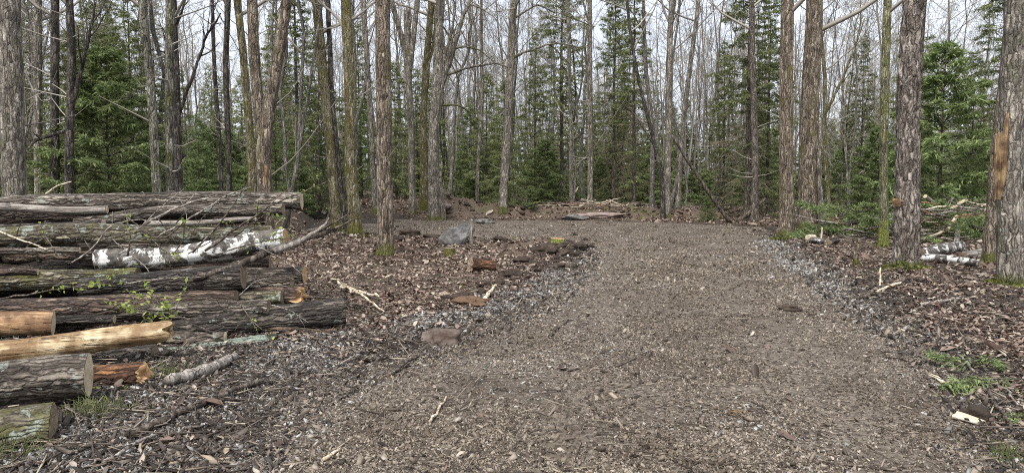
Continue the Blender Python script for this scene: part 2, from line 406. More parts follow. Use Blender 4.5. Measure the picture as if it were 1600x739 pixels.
# ------------------------------------------------------------------ mesh helpers
def mesh_np(name, V, faces_flat, loop_starts, smooth=False):
    me = bpy.data.meshes.new(name)
    V = np.ascontiguousarray(V, dtype=np.float32)
    me.vertices.add(len(V)); me.vertices.foreach_set('co', V.ravel())
    fl = np.ascontiguousarray(faces_flat, dtype=np.int32); ls = np.ascontiguousarray(loop_starts, dtype=np.int32)
    me.loops.add(len(fl)); me.loops.foreach_set('vertex_index', fl)
    me.polygons.add(len(ls)); me.polygons.foreach_set('loop_start', ls)
    if smooth: me.polygons.foreach_set('use_smooth', np.ones(len(ls), dtype=bool))
    me.update(calc_edges=True); me.validate()
    return me

class MB:
    """collects vertices and faces (quads and triangles) into one mesh"""
    def __init__(s): s.V = []; s.Q = []; s.T = []; s.n = 0
    def add(s, V, quads=None, tris=None):
        V = np.asarray(V, float).reshape(-1, 3)
        if quads is not None and len(quads): s.Q.append(np.asarray(quads).reshape(-1, 4) + s.n)
        if tris is not None and len(tris): s.T.append(np.asarray(tris).reshape(-1, 3) + s.n)
        s.V.append(V); s.n += len(V)
    def mesh(s, name, smooth=False):
        V = np.concatenate(s.V) if s.V else np.zeros((0, 3))
        Q = np.concatenate(s.Q) if s.Q else np.zeros((0, 4), int)
        T = np.concatenate(s.T) if s.T else np.zeros((0, 3), int)
        fl = np.concatenate([Q.ravel(), T.ravel()])
        ls = np.concatenate([np.arange(len(Q)) * 4, len(Q) * 4 + np.arange(len(T)) * 3])
        return mesh_np(name, V, fl, ls, smooth)
    def tube(s, P, Rd, k=3, cap=False):
        P = np.asarray(P, float); Rd = np.asarray(Rd, float)
        d = np.gradient(P, axis=0); d /= (np.linalg.norm(d, axis=1, keepdims=True) + 1e-9)
        m = d.mean(0)
        ref = np.array([0, 0, 1.0]) if abs(m[2]) < .8 * np.linalg.norm(m) + 1e-9 else np.array([1.0, 0, 0])
        a = np.cross(d, ref); a /= (np.linalg.norm(a, axis=1, keepdims=True) + 1e-9)
        b = np.cross(d, a)
        th = np.arange(k) * 2 * math.pi / k
        V = P[:, None, :] + Rd[:, None, None] * (np.cos(th)[None, :, None] * a[:, None, :] + np.sin(th)[None, :, None] * b[:, None, :])
        n = len(P)
        i = np.arange(n - 1)[:, None] * k; j = np.arange(k)[None, :]; j2 = (j + 1) % k
        Q = np.stack([i + j, i + j2, i + k + j2, i + k + j], -1).reshape(-1, 4)
        T = None
        V = V.reshape(-1, 3)
        if cap:
            V = np.concatenate([V, P[:1], P[-1:]]); c0 = n * k; c1 = c0 + 1
            jj = np.arange(k); j3 = (jj + 1) % k
            T = np.concatenate([np.stack([np.full(k, c0), j3, jj], 1), np.stack([np.full(k, c1), (n - 1) * k + jj, (n - 1) * k + j3], 1)])
        s.add(V, Q, T)

def link(name, me, mat, parent=None, loc=None, quat=None):
    o = bpy.data.objects.new(name, me); col.objects.link(o)
    if mat is not None and me is not None:
        if not me.materials: me.materials.append(mat)
    if parent: o.parent = parent
    if loc is not None: o.location = loc
    if quat is not None: o.rotation_mode = 'QUATERNION'; o.rotation_quaternion = quat
    return o

def tag(o, label=None, cat=None, group=None, kind=None):
    if label: o['label'] = label
    if cat: o['category'] = cat
    if group: o['group'] = group
    if kind: o['kind'] = kind
    return o

def empty(name, loc, rz=0):
    o = bpy.data.objects.new(name, None); col.objects.link(o); o.location = loc; o.rotation_euler = (0, 0, rz)
    o.empty_display_size = .3
    return o

# ------------------------------------------------------------------ ground sheets
def ground_sheets():
    dense = np.linspace(-R(50), R(50), 720)
    outer = np.linspace(R(50), 2 * math.pi - R(50), 50)[1:-1]
    ang = np.concatenate([dense, outer])
    rr = np.concatenate([[.05, .6, 1.2], np.exp(np.linspace(math.log(1.8), math.log(45), 620)), np.exp(np.linspace(math.log(46), math.log(400), 50))])
    A, RR = np.meshgrid(ang, rr)
    X = np.sin(A) * RR; Y = np.cos(A) * RR
    Z = floor_h(X, Y)
    na, nr = len(ang), len(rr)
    i = np.arange(nr - 1)[:, None] * na; j = np.arange(na)[None, :]; j2 = (j + 1) % na
    Q = np.stack([i + j, i + na + j, i + na + j2, i + j2], -1).reshape(-1, 4)
    mb = MB(); mb.add(np.stack([X, Y, Z], -1), Q)
    me = mb.mesh('forest_floor', True)
    sd = road_sd(X, Y)
    soil = np.clip(1.0 - sm(sd + 1.0 * fb2(X / .9, Y / .9, 61, 3), .1, 1.1), 0, 1)
    xl, yl = X, Y
    soil = np.maximum(soil, (1 - sm(Y, 6.5, 8.5)) * (X < 0))                       # bare soil and bark bits below the log pile
    soil = np.maximum(soil, .75 * sm(X, 2.5, 3.5) * (1 - sm(Y, 9.5, 13)))
    at_ = me.attributes.new('soil', 'FLOAT', 'POINT'); at_.data.foreach_set('value', soil.ravel().astype(np.float32))
    tag(link('ground', me, M['floor']), 'forest floor of dead leaves and dark soil', kind='structure')
    # gravel drive: a sheet that dips under the floor along its ragged edge
    ang = np.linspace(-R(52), R(52), 760)
    rr = np.exp(np.linspace(math.log(1.4), math.log(40), 640))
    A, RR = np.meshgrid(ang, rr)
    X = np.sin(A) * RR; Y = np.cos(A) * RR
    Z = road_h(X, Y)
    sd = road_sd(X, Y)
    Z = Z - sm(sd, .45, .7) * .15
    na, nr = len(ang), len(rr)
    i = np.arange(nr - 1)[:, None] * na; j = np.arange(na - 1)[None, :]
    Q = np.stack([i + j, i + na + j, i + na + j + 1, i + j + 1], -1).reshape(-1, 4)
    ok = (sd.ravel()[Q] < .7).all(1)
    Q = Q[ok]
    used = np.unique(Q); mp = np.zeros(na * nr, int); mp[used] = np.arange(len(used))
    mb = MB(); mb.add(np.stack([X, Y, Z], -1).reshape(-1, 3)[used], mp[Q])
    tag(link('gravel_road', mb.mesh('gravel_road', True), M['road']), 'brown crushed gravel drive turning into the clearing', kind='structure')
ground_sheets()

# ------------------------------------------------------------------ scatter
def polar_pts(n, r0, r1, half=R(46), p=1.0):
    a = rng.uniform(-half, half, n)
    if p == 1.0: r = np.exp(rng.uniform(math.log(r0), math.log(r1), n))
    else:
        q = 1 - p; r = (rng.uniform(0, 1, n) * (r1 ** q - r0 ** q) + r0 ** q) ** (1 / q)
    return np.sin(a) * r, np.cos(a) * r, r

CUBE = np.array([[-1, -1, -1], [1, -1, -1], [1, 1, -1], [-1, 1, -1], [-1, -1, 1], [1, -1, 1], [1, 1, 1], [-1, 1, 1]], float)
CQ = np.array([[0, 3, 2, 1], [4, 5, 6, 7], [0, 1, 5, 4], [1, 2, 6, 5], [2, 3, 7, 6], [3, 0, 4, 7]])

def stones(name, x, y, size, flat_=.4, mat=None, label=None, sink=.25, long_=1.0, tilt=.5, zoff=0):
    n = len(x); size = np.minimum(size, .055 + .002 * np.hypot(x, y))
    V = CUBE[None] * rng.uniform(.45, 1.15, (n, 8, 3))
    V[:, 4:, :2] = V[:, 4:, :2] * rng.uniform(.55, 1.0, (n, 1, 1)) + rng.uniform(-.35, .35, (n, 1, 2))
    V[:, [0, 4], :2] *= rng.uniform(.25, 1.2, (n, 1, 1)); V[:, [2, 6], :2] *= rng.uniform(.5, 1.5, (n, 1, 1))
    sc = np.stack([size * rng.uniform(.8, 1.3, n) * long_, size * rng.uniform(.5, .9, n), size * flat_ * rng.uniform(.6, 1.3, n)], -1)
    V = V * sc[:, None, :] * .5
    V = rot_rand(V, n, tilt)
    z = surf_h(x, y) + sc[:, 2] * .5 * (1 - 2 * sink) + zoff
    V += np.stack([x, y, z], -1)[:, None, :]
    Q = CQ[None] + (np.arange(n) * 8)[:, None, None]
    mb = MB(); mb.add(V.reshape(-1, 3), Q.reshape(-1, 4))
    return tag(link(name, mb.mesh(name), mat), label, kind='stuff')

def rot_rand(V, n, tilt):
    a = rng.uniform(0, 2 * math.pi, n); ax = rng.normal(0, tilt, n); ay = rng.normal(0, tilt, n)
    def rx(V, t):
        c, s = np.cos(t)[:, None], np.sin(t)[:, None]
        return np.stack([V[..., 0], V[..., 1] * c - V[..., 2] * s, V[..., 1] * s + V[..., 2] * c], -1)
    def ry(V, t):
        c, s = np.cos(t)[:, None], np.sin(t)[:, None]
        return np.stack([V[..., 0] * c + V[..., 2] * s, V[..., 1], -V[..., 0] * s + V[..., 2] * c], -1)
    def rz(V, t):
        c, s = np.cos(t)[:, None], np.sin(t)[:, None]
        return np.stack([V[..., 0] * c - V[..., 1] * s, V[..., 0] * s + V[..., 1] * c, V[..., 2]], -1)
    return rz(ry(rx(V, ax), ay), a)

def scatter_all():
    x, y, r = polar_pts(680000, 2.6, 37)
    sd = road_sd(x, y); keep = sd < -.02 + .4 * fb2(x / .7, y / .7, 91, 2)
    cl = fb2(x / .5, y / .5, 44, 3)
    trk = np.minimum(poly_d(TRACK1, x, y), poly_d(TRACK2, x, y))
    big = fb2(x / 1.7, y / 2.6, 144, 3)
    keep &= rng.uniform(0, 1, len(x)) < np.clip(.62 + 1.3 * cl + 1.5 * big, .06, 1) * (1 - .55 * np.exp(-(trk / .24) ** 2))
    x, y, r = x[keep], y[keep], r[keep]
    s = .0140 * np.exp(rng.normal(0, .45, len(x))) * np.clip(r / 9.0, .85, 1.6)
    stones('gravel', x, y, s, .42, M['stone'], 'loose brown crushed stone over the drive', long_=1.35, sink=.12, tilt=.6)
    # grey shale along the edges
    x, y, r = polar_pts(520000, 2.8, 26)
    dl = poly_d(GREY_L, x, y) + .9 * fb2(x / .9, y / .9, 17, 3); dr = poly_d(GREY_R, x, y) + .5 * fb2(x / .7, y / .7, 18, 3)
    pr = .35 * np.maximum(1 - sm(dl, .15, .62), 1 - sm(dr, .08, .42))
    pr = np.maximum(pr, .16 * (1 - sm(np.abs(road_sd(x, y)), .1, .7)))
    pr = np.maximum(pr, .10 * sm(fb2(x / 1.6, y / 1.6, 123, 3), .10, .25) * (road_sd(x, y) < 0))
    pr = np.maximum(pr, .16 * ((x < 0) & (y < 8.2) & (road_sd(x, y) > -.1)))
    keep = rng.uniform(0, 1, len(x)) < pr
    x, y, r = x[keep], y[keep], r[keep]
    def along(pts, n, wd):
        P = np.array(pts); seg = np.linalg.norm(np.diff(P, axis=0), axis=1); cum = np.concatenate([[0], np.cumsum(seg)])
        t = cum[-1] * rng.uniform(0, 1, n) ** 1.35
        px_, py_ = np.interp(t, cum, P[:, 0]), np.interp(t, cum, P[:, 1])
        w_ = wd * (1 + .9 * fb2(px_ / .8, py_ / .8, 5, 2))
        return px_ + rng.normal(0, 1, n) * w_, py_ + rng.normal(0, .8, n) * w_
    xa, ya = along(GREY_L, 32000, .27); xb, yb = along(GREY_R[::-1], 9000, .20)
    ka = rng.uniform(0, 1, len(xa)) < .55 + 2.4 * fb2(xa / .7, ya / .7, 71, 3); kb = rng.uniform(0, 1, len(xb)) < .6 + 2 * fb2(xb / .7, yb / .7, 72, 3)
    xa, ya, xb, yb = xa[ka], ya[ka], xb[kb], yb[kb]
    x = np.concatenate([x, xa, xb]); y = np.concatenate([y, ya, yb]); r = np.hypot(x, y)
    s = .022 * np.exp(rng.normal(0, .42, len(x))) * np.clip(r / 9, .8, 1.7)
    stones('crushed_rock', x, y, s, .3, M['grey_stone'], 'grey flaky crushed rock along the drive edges', long_=1.3, tilt=.45)
    # bark chips / clods on bare soil
    x, y, r = polar_pts(330000, 2.6, 24)
    sd = road_sd(x, y)
    pr = np.where(sd > -.3, .7 * (1 - sm(sd, .5, 1.4)), 0.008) + .8 * ((x < 0) & (sd > 0)) * (1 - sm(y, 6.5, 8.5)) + .6 * ((x > 0) & (sd > 0)) * (1 - sm(y, 11, 15))
    keep = rng.uniform(0, 1, len(x)) < pr
    x, y, r = x[keep], y[keep], r[keep]
    s = .021 * np.exp(rng.normal(0, .5, len(x))) * np.clip(r / 9, .8, 1.8)
    stones('bark_debris', x, y, s, .24, M['chips'], 'dark bark chips and soil clods beside the drive', long_=2.3, tilt=.5)
    # leaves
    x, y, r = polar_pts(330000, 3.2, 48, half=R(47))
    sd = road_sd(x, y)
    pr = sm(sd + .9 * fb2(x / .8, y / .8, 29, 3), .05, .8)
    pr = pr * np.where((x < -.3) & (y < 8.5), .05 + .6 * sm(y, 6.5, 8.5), 1.0) * (.30 + .70 * sm(fb2(x / .7, y / .7, 37, 3), -.12, .12))
    pr = np.maximum(pr, .0015)
    keep = rng.uniform(0, 1, len(x)) < pr
    x, y, r = x[keep], y[keep], r[keep]; n = len(x)
    base = np.array([[-1, 0, .0], [-.25, -.5, .12], [.5, -.38, .1], [1, 0, .05], [.4, .42, .14], [-.3, .5, .1], [0, 0, -.1]])
    V = base[None] * np.array([1, 1, 1.6]) * rng.uniform(.6, 1.3, (n, 7, 1))
    V = V * (.032 * np.exp(rng.normal(0, .42, n)) * np.clip(r / 15, .8, 1.7))[:, None, None]
    V = rot_rand(V, n, .42)
    V += np.stack([x, y, surf_h(x, y) + rng.uniform(.004, .035, n)], -1)[:, None, :]
    T = np.array([[6, i, (i + 1) % 6] for i in range(6)])[None] + (np.arange(n) * 7)[:, None, None]
    mb = MB(); mb.add(V.reshape(-1, 3), None, T.reshape(-1, 3))
    tag(link('leaf_litter', mb.mesh('leaf_litter'), M['litter']), 'dead brown leaves on the forest floor', kind='stuff')
    # twigs
    x, y, r = polar_pts(26000, 3.0, 36)
    sd = road_sd(x, y)
    keep = rng.uniform(0, 1, len(x)) < np.where(sd > 0, .75, .06)
    x, y, r = x[keep], y[keep], r[keep]; n = len(x)
    L = .13 * np.exp(rng.normal(0, .6, n)) * np.clip(r / 12, .8, 1.6); w = rng.uniform(.003, .008, n) * np.clip(r / 9, 1, 2)
    V = CUBE[None] * .5 * np.stack([L, w, w], -1)[:, None, :]
    V[:, [1, 2, 5, 6], 1] += (rng.normal(0, .12, n) * L)[:, None]
    V = rot_rand(V, n, .16)
    V += np.stack([x, y, surf_h(x, y) + rng.uniform(.006, .05, n)], -1)[:, None, :]
    mb = MB(); mb.add(V.reshape(-1, 3), (CQ[None] + (np.arange(n) * 8)[:, None, None]).reshape(-1, 4))
    tag(link('twig_litter', mb.mesh('twig_litter'), M['twig_litter']), 'small fallen twigs strewn over the ground', kind='stuff')
    # sparse green sprouts
    x, y, r = polar_pts(60000, 5, 48, half=R(47))
    sd = road_sd(x, y)
    pr = sm(fb2(x / 1.3, y / 1.3, 55, 3), .12, .25) * (sd > .2) * sm(y, 14, 30) + .004 * (sd > -.3)
    keep = rng.uniform(0, 1, len(x)) < pr
    x, y, r = x[keep], y[keep], r[keep]; n = len(x)
    V = np.array([[-.35, 0, 0], [.35, 0, 0], [.1, .2, 1.0], [-.2, .1, .7]])[None] * rng.uniform(.6, 1.3, (n, 4, 1))
    V = V * (.05 * np.exp(rng.normal(0, .35, n)) * np.clip(r / 15, .7, 1.6))[:, None, None]
    V = rot_rand(V, n, .6)
    V += np.stack([x, y, surf_h(x, y) + .01], -1)[:, None, :]
    mb = MB(); mb.add(V.reshape(-1, 3), (np.array([[0, 1, 2, 3]])[None] + (np.arange(n) * 4)[:, None, None]).reshape(-1, 4))
    tag(link('ground_cover', mb.mesh('ground_cover'), M['moss']), 'small green sprouts and moss among dead leaves', kind='stuff')
scatter_all()

# ------------------------------------------------------------------ round wood: logs, trunks
def wood_shape(L, r0, r1, seg, step, ridge=.06, lump=.05, bend=.0, seed=0, plates=False, flare=0.0, flare_h=.4, jag0=0, jag1=0, path=None, lz=.9):
    """bark surface along local Z; returns V (rings, seg, 3)"""
    n = max(6, int(L / step) + 1)
    s = np.linspace(0, L, n); t = s / L
    th = np.arange(seg) * 2 * math.pi / seg
    S, TH = np.meshgrid(s, th, indexing='ij')
    rad = (r0 + (r1 - r0) * t)[:, None] * np.ones((1, seg))
    if flare:
        lob = .55 + .45 * np.cos(TH * (4 + seed % 3) + seed)
        rad = rad * (1 + flare * np.exp(-S / flare_h) * lob)
    k = 4.6
    cx, cy = np.cos(TH), np.sin(TH)
    rid = vn3(cx * k + 9, cy * k + 9, S * 2.6 + seed, seed) - .5
    rid2 = vn3(cx * k * 2.3 + 9, cy * k * 2.3 + 9, S * 6 + seed, seed + 3) - .5
    if plates:
        p1 = vn3(cx * 5 + 9, cy * 5 + 9, S * 9 + seed, seed + 5)
        rid = np.where(p1 > .52, .5, -.5) * .8 + rid * .6
    lp = vn3(cx * 1.2 + 9, cy * 1.2 + 9, S * lz + seed, seed + 7) - .5
    rad = rad * (1 + ridge * 1.5 * rid + ridge * .9 * rid2 + lump * 2.4 * lp)
    z = S.copy()
    if jag1:
        jn = vn2(cx * 2.5 + seed, cy * 2.5, seed + 1) + .4 * (vn2(cx * 7 + seed, cy * 7, seed + 2))
        z += sm(S, L - jag1 * 2.5, L) * (jn - .9) * jag1
    if jag0:
        jn = vn2(cx * 2.5 + seed, cy * 2.5, seed + 11)
        z -= (1 - sm(S, 0, jag0 * 2.5)) * (jn - .9) * jag0
    ox = oy = 0
    if path is not None:
        ox = np.interp(s, path[:, 2], path[:, 0])[:, None]; oy = np.interp(s, path[:, 2], path[:, 1])[:, None]
    elif bend:
        ox = (bend * L * (vn2(s * 1.0 / L * 2.2, s * 0 + seed, seed) - .5))[:, None]; oy = (bend * L * (vn2(s / L * 2.2, s * 0 + seed + 5, seed) - .5))[:, None]
    return np.stack([cx * rad + ox, cy * rad + oy, z], -1)

def ring_quads(n, k):
    i = np.arange(n - 1)[:, None] * k; j = np.arange(k)[None, :]; j2 = (j + 1) % k
    return np.stack([i + j, i + j2, i + k + j2, i + k + j], -1).reshape(-1, 4)

def end_cap(ring, outward, rough, seed, proud=.002):
    """disc that closes an end ring; rough raises fibres towards its middle"""
    k = len(ring); c = ring.mean(0)
    rows = []
    for q, f in enumerate((1.0, .8, .55, .28)):
        p = c + (ring - c) * f
        p = p + np.array([0, 0, outward * proud])
        if rough and q: p[:, 2] += outward * rough * (vn2(p[:, 0] * 30 + seed, p[:, 1] * 30, seed) - .35) * (1.3 - .3 * f)
        rows.append(p)
    V = np.concatenate(rows + [c[None] + np.array([[0, 0, outward * (proud + rough * .1)]])])
    Q = ring_quads(4, k); j = np.arange(k); j2 = (j + 1) % k
    T = np.stack([3 * k + j, 3 * k + j2, np.full(k, 4 * k)], -1)
    if outward < 0: Q = Q[:, ::-1]; T = T[:, ::-1]
    return V, Q, T

def make_log(name, A, B, ra, rb, mat, label, cat='log', group=None, seed=None, endA='cut', endB='cut', ridge=.09, lump=.08, bend=.07, jagA=0, jagB=0,
             seg=56, step=.03, peel=None, endname='cut_end', plates=False, stubs=0):
    make_log.c += 1
    seed = make_log.c * 7 if seed is None else seed
    A = Vector(A); B = Vector(B); d = B - A; L = d.length
    q = d.to_track_quat('Z', 'Y') @ Quaternion((0, 0, 1), seed * 1.3)
    V = wood_shape(L, ra, rb, seg, step, ridge, lump, bend, seed, plates, jag0=jagA, jag1=jagB)
    n = V.shape[0]
    mb = MB(); mb.add(V.reshape(-1, 3), ring_quads(n, seg))
    rr = np.random.default_rng(seed)
    for _ in range(stubs):
        z = rr.uniform(.1, .9) * L; a = rr.uniform(0, 6.28); r = ra + (rb - ra) * z / L
        dv = np.array([math.cos(a), math.sin(a), rr.uniform(-.3, .8)]); p = np.array([math.cos(a) * r * .7, math.sin(a) * r * .7, z])
        ln = rr.uniform(.06, .2); mb.tube(np.array([p, p + dv * ln * .6, p + dv * ln]), [r * .28, r * .2, r * .16], 7, True)
    o = link(name, mb.mesh(name, True), M[mat], loc=A, quat=q)
    for ring, out, em, jg in ((V[0], -1, endA, jagA), (V[-1], 1, endB, jagB)):
        if em is None: continue
        em2 = {'cut': 'cut', 'dark': 'cut_dark', 'orange': 'cut_orange'}.get(em, em)
        cv, cq, ct = end_cap(ring, out, .012 if not jg else jg * .6, seed)
        m2 = MB(); m2.add(cv, cq, ct)
        link(endname if not jg else 'broken_end', m2.mesh('cut_end', not jg), M[em2], parent=o)
    if label: tag(o, label, cat, group)
    return o
make_log.c = 0

EX = -190      # left ends run out of the picture
def plog(x0, y0, Y0, x1, y1, Y1, d0, d1, mat, label, **k):
    a_ = k.pop('slant', .10)
    u0, u1 = (x0 - 800) / F, (x1 - 800) / F
    if x0 == EX: Y0 = Y1 * (1 - a_ * u1) / (1 - a_ * u0)
    A = at(x0, y0, Y0); B = at(x1, y1, Y1)
    return make_log(k.pop('name', 'log'), A, B, d0 * Y0 / F / 2, d1 * Y1 / F / 2, mat, label, group=k.pop('group', 'logs of the cut pile'), **k)

plog(EX, 319, 8.9, 471, 319, 8.95, 29, 27, 'bark_grey', 'long straight ridged grey log lying along the very top of the pile', ridge=.09)
plog(EX, 345, 8.45, 162, 325, 8.5, 14, 12, 'grey_wood', 'thin half peeled pole on the pile just under the top log', cat='log', lump=.08, endB='cut')
plog(EX, 358, 8.4, 161, 340, 8.45, 22, 19, 'bark_black', 'dark log with pale sawn tip directly beneath the thin peeled pole', stubs=2)
plog(120, 347, 8.62, 441, 333, 8.62, 18, 18, 'bark_grey', 'slim grey log second from the top on the right half of the pile', endB='dark')
plog(EX, 386, 8.3, 424, 354, 8.4, 34, 26, 'bark_moss', 'long moss flecked log lying just above the white birch log', stubs=3, lump=.1)
plog(150, 407, 8.1, 447, 371, 8.2, 30, 36, 'birch', 'white birch log with black torn bark patches in the pile', endB='orange', lump=.2, ridge=.09, bend=.10)
plog(5, 402, 8.15, 158, 402, 8.1, 17, 16, 'bark_red', 'short reddish log with orange end left of the birch log', endB='orange')
plog(EX, 417, 8.2, 190, 420, 8.2, 26, 24, 'bark_black', 'black wet log wedged between the short reddish log and the lichen spotted one')
plog(EX, 446, 7.85, 213, 429, 7.9, 32, 30, 'bark_moss', 'mossy lichen spotted log ending left of centre in the middle of the pile', endB='dark')
plog(180, 430, 8.1, 474, 425, 8.15, 27, 27, 'bark_grey', 'grey log with rounded yellow brown sawn end below the birch tip', endB='orange')
plog(130, 458, 7.65, 383, 438, 7.75, 34, 38, 'bark_black', 'thick black wet log whose dark end faces the slim checked grey log', endB='dark', ridge=.08)
plog(340, 441, 7.95, 457, 440, 7.95, 24, 25, 'bark_grey', 'short checked grey log poking out right of the thick black log', endB='dark')
plog(EX, 482, 7.45, 366, 474, 7.5, 40, 34, 'bark_red', 'long thick red brown log across the middle of the pile', ridge=.07, endB='dark')
plog(330, 470, 7.72, 441, 463, 7.72, 24, 24, 'bark_moss', 'short yellow mossy log end beside the thick red brown log', endB='dark')
plog(380, 463, 8.0, 470, 460, 7.8, 30, 30, 'bark_red', 'torn stub with bright splintered end at the right edge of the pile', endB='orange', jagB=.16)
plog(60, 510, 7.35, 421, 489, 7.45, 27, 25, 'bark_grey', 'dark grey log lying behind the cream peeled log', endB='dark')
plog(250, 524, 7.15, 538, 492, 7.75, 36, 42, 'bark_black', 'ridged black log with pale sawn end furthest out onto the gravel', endB='cut', ridge=.1)
plog(EX, 506, 6.65, 84, 505, 6.65, 40, 37, 'peel_orange', 'short peeled orange log at the left picture edge', slant=.42, ridge=.03, endB='cut')
plog(EX, 560, 6.0, 268, 515, 6.35, 44, 36, 'peel_cream', 'peeled cream log with splintered broken tip near the pile front', slant=.3, ridge=.05, lump=.12, jagB=.11, endB='peel_cream')
plog(200, 536, 6.9, 352, 525, 6.95, 20, 17, 'bark_grey', 'thin grey log behind the tip of the cream peeled log', endB='cut')
plog(226, 566, 6.65, 432, 531, 7.15, 36, 26, 'bark_lichen', 'dark log crusted with pale green lichen beside the gravel', endA='dark', endB='dark', jagA=.05, lump=.1)
plog(EX, 607, 5.05, 139, 585, 5.1, 70, 68, 'bark_grey', 'big log with clean round sawn face in the front row', slant=.35, ridge=.05, seg=48, step=.025, endB='cut')
plog(EX, 640, 5.5, 226, 594, 5.55, 56, 46, 'bark_rotten', 'rotten red log with crumbling end under the big round faced log', jagB=.1, endB='cut_orange', lump=.12)
plog(EX, 694, 4.45, 83, 667, 4.4, 80, 74, 'bark_moss', 'thick short log lowest and nearest in the front row', slant=.42, ridge=.06, seg=48, step=.025, endB='dark')
plog(EX, 560, 6.4, 240, 560, 6.5, 40, 38, 'bark_black', 'wet black log in the gap under the cream peeled log', endB='dark')
plog(EX, 652, 4.95, 60, 648, 4.95, 44, 40, 'bark_black', 'dark log in the gap between two thick front logs', endB='dark')
plog(EX, 398, 8.0, 128, 394, 8.05, 11, 9, 'bark_grey', 'thin pole squeezed above the short reddish log', endB='cut')
plog(EX, 433, 7.7, 60, 431, 7.75, 11, 9, 'bark_red', 'thin pole resting above the lichen spotted log at left')
plog(215, 441, 7.7, 330, 425, 7.85, 12, 10, 'bark_moss', 'thin mossy pole lying across the top of the thick black log', endA='cut', endB='cut')
plog(EX, 490, 7.1, 175, 497, 7.15, 15, 13, 'bark_black', 'thin black pole under the thick red brown log', endB='cut')
plog(230, 350, 8.3, 400, 342, 8.3, 9, 7, 'grey_wood', 'thin grey pole lying under the slim grey log', endA='cut', endB='cut')
plog(400, 512, 7.4, 500, 522, 7.5, 12, 10, 'bark_red', 'thin red brown pole on the ground below the pale sawn end', endA='cut', endB='cut')
# unseen filler logs added inside the pile to block light in its gaps
for i, (Y, z, x1) in enumerate([(8.6, .16, 1.9), (9.0, .16, 2.0), (8.5, .52, 2.1), (8.9, .5, 2.2), (9.0, .84, 2.3), (9.3, 1.08, 2.4), (9.3, .78, 2.2), (9.4, .45, 2.1), (9.5, .14, 2.0)]):
    make_log('log', (-7.5, Y - 1.0, z), (-x1 - .95 + .1 * (i % 3), Y, z), .15, .15, ['bark_black', 'bark_grey', 'bark_red'][i % 3], 'unseen dark filler log added deep inside the cut pile',
             group='unseen filler logs added inside the cut pile', seg=20, step=.08, endB='dark')

# ------------------------------------------------------------------ branches and sticks
def stick(name, pts, radii, mat, label, cat='stick', group=None, k=7, wob=.012, seed=0, forks=0, parent=None):
    P = np.array([tuple(p) for p in pts], float)
    n = len(P); m = max(10, n * 6)
    t = np.linspace(0, n - 1, m)
    Q = np.stack([np.interp(t, np.arange(n), P[:, c]) for c in range(3)], 1)
    kk = np.ones(5) / 5
    if n > 2:
        for c in range(3):
            pad = np.concatenate([[Q[0, c]] * 2, Q[:, c], [Q[-1, c]] * 2]); Q[:, c] = np.convolve(pad, kk, 'valid')
        Q[0] = P[0]; Q[-1] = P[-1]
    L = np.linalg.norm(P[-1] - P[0])
    rr = np.random.default_rng(seed + 100)
    w = np.cumsum(rr.normal(0, 1, (m, 3)), 0); w -= np.linspace(0, 1, m)[:, None] * w[-1]
    Q = Q + w * wob * L / math.sqrt(m)
    rad = np.interp(t, np.linspace(0, n - 1, len(radii)), radii) * (1 + .15 * rr.normal(0, 1, m).clip(-1, 1))
    o0 = Q[0].copy()
    mb = MB(); mb.tube(Q - o0, rad, k, True)
    tips = []
    for f in range(forks):
        i = int(rr.uniform(.25, .9) * m); d = Q[min(i + 1, m - 1)] - Q[i - 1]; d /= np.linalg.norm(d) + 1e-9
        d = d + rr.normal(0, .6, 3); d[2] += .25; d /= np.linalg.norm(d); ln = rr.uniform(.12, .4) * L
        pts_ = [Q[i] - o0]
        for s_ in range(5):
            pts_.append(pts_[-1] + d * ln / 5); d = d + rr.normal(0, .15, 3); d /= np.linalg.norm(d)
        mb.tube(np.array(pts_), np.linspace(rad[i] * .55, rad[i] * .2, 6), 5)
        tips += pts_[2:]
    o = link(name, mb.mesh(name, True), M[mat], loc=o0 if parent is None else None, parent=parent)
    if label: tag(o, label, cat, group)
    return o, [Q[i] - o0 for i in range(m // 3, m)] + tips

def leaves_part(o, pts, n, size, mat='leaf_green', seed=0, name='leaves'):
    rr = np.random.default_rng(seed)
    P = np.array(pts)[rr.integers(0, len(pts), n)] + rr.normal(0, size * .8, (n, 3))
    base = np.array([[-1, 0, 0], [0, -.55, .15], [1, 0, 0], [0, .55, .15]])
    V = base[None] * size * rr.uniform(.5, 1.2, (n, 1, 1))
    V = rot_rand(V, n, .8) + P[:, None, :]
    mb = MB(); mb.add(V.reshape(-1, 3), (np.array([[0, 1, 2, 3]])[None] + (np.arange(n) * 4)[:, None, None]).reshape(-1, 4))
    return link(name, mb.mesh(name), M[mat], parent=o)

PG = 'thin leafy twigs over the log pile'
def twig(px, Y, r, label, leaves=0, forks=3, mat='stick_dark', seed=0, lsz=.022):
    pts = [at(a, b, y_) for (a, b), y_ in zip(px, np.linspace(Y[0], Y[1], len(px)))]
    o, tips = stick('leafy_twig' if leaves else 'bare_twig', pts, r, mat, label, 'twig', PG if leaves else 'bare twigs over the log pile', 5, .02, seed, forks)
    if leaves: leaves_part(o, tips, leaves, lsz, seed=seed)
    return o
twig([(322, 392), (380, 352), (440, 315), (512, 283)], (7.9, 7.7), [.016, .006], 'long dark sapling twig rising from the birch log past the end of the top log', 60, 6, seed=1)
twig([(245, 372), (300, 335), (350, 305), (392, 292)], (7.9, 8.1), [.012, .005], 'bare pale twig bent upward across the two topmost logs', 0, 3, 'grey_wood', 2)
twig([(300, 395), (345, 345), (370, 310), (388, 285)], (7.8, 8.3), [.012, .004], 'steep dark twig standing up in front of the top log end', 0, 3, seed=3)
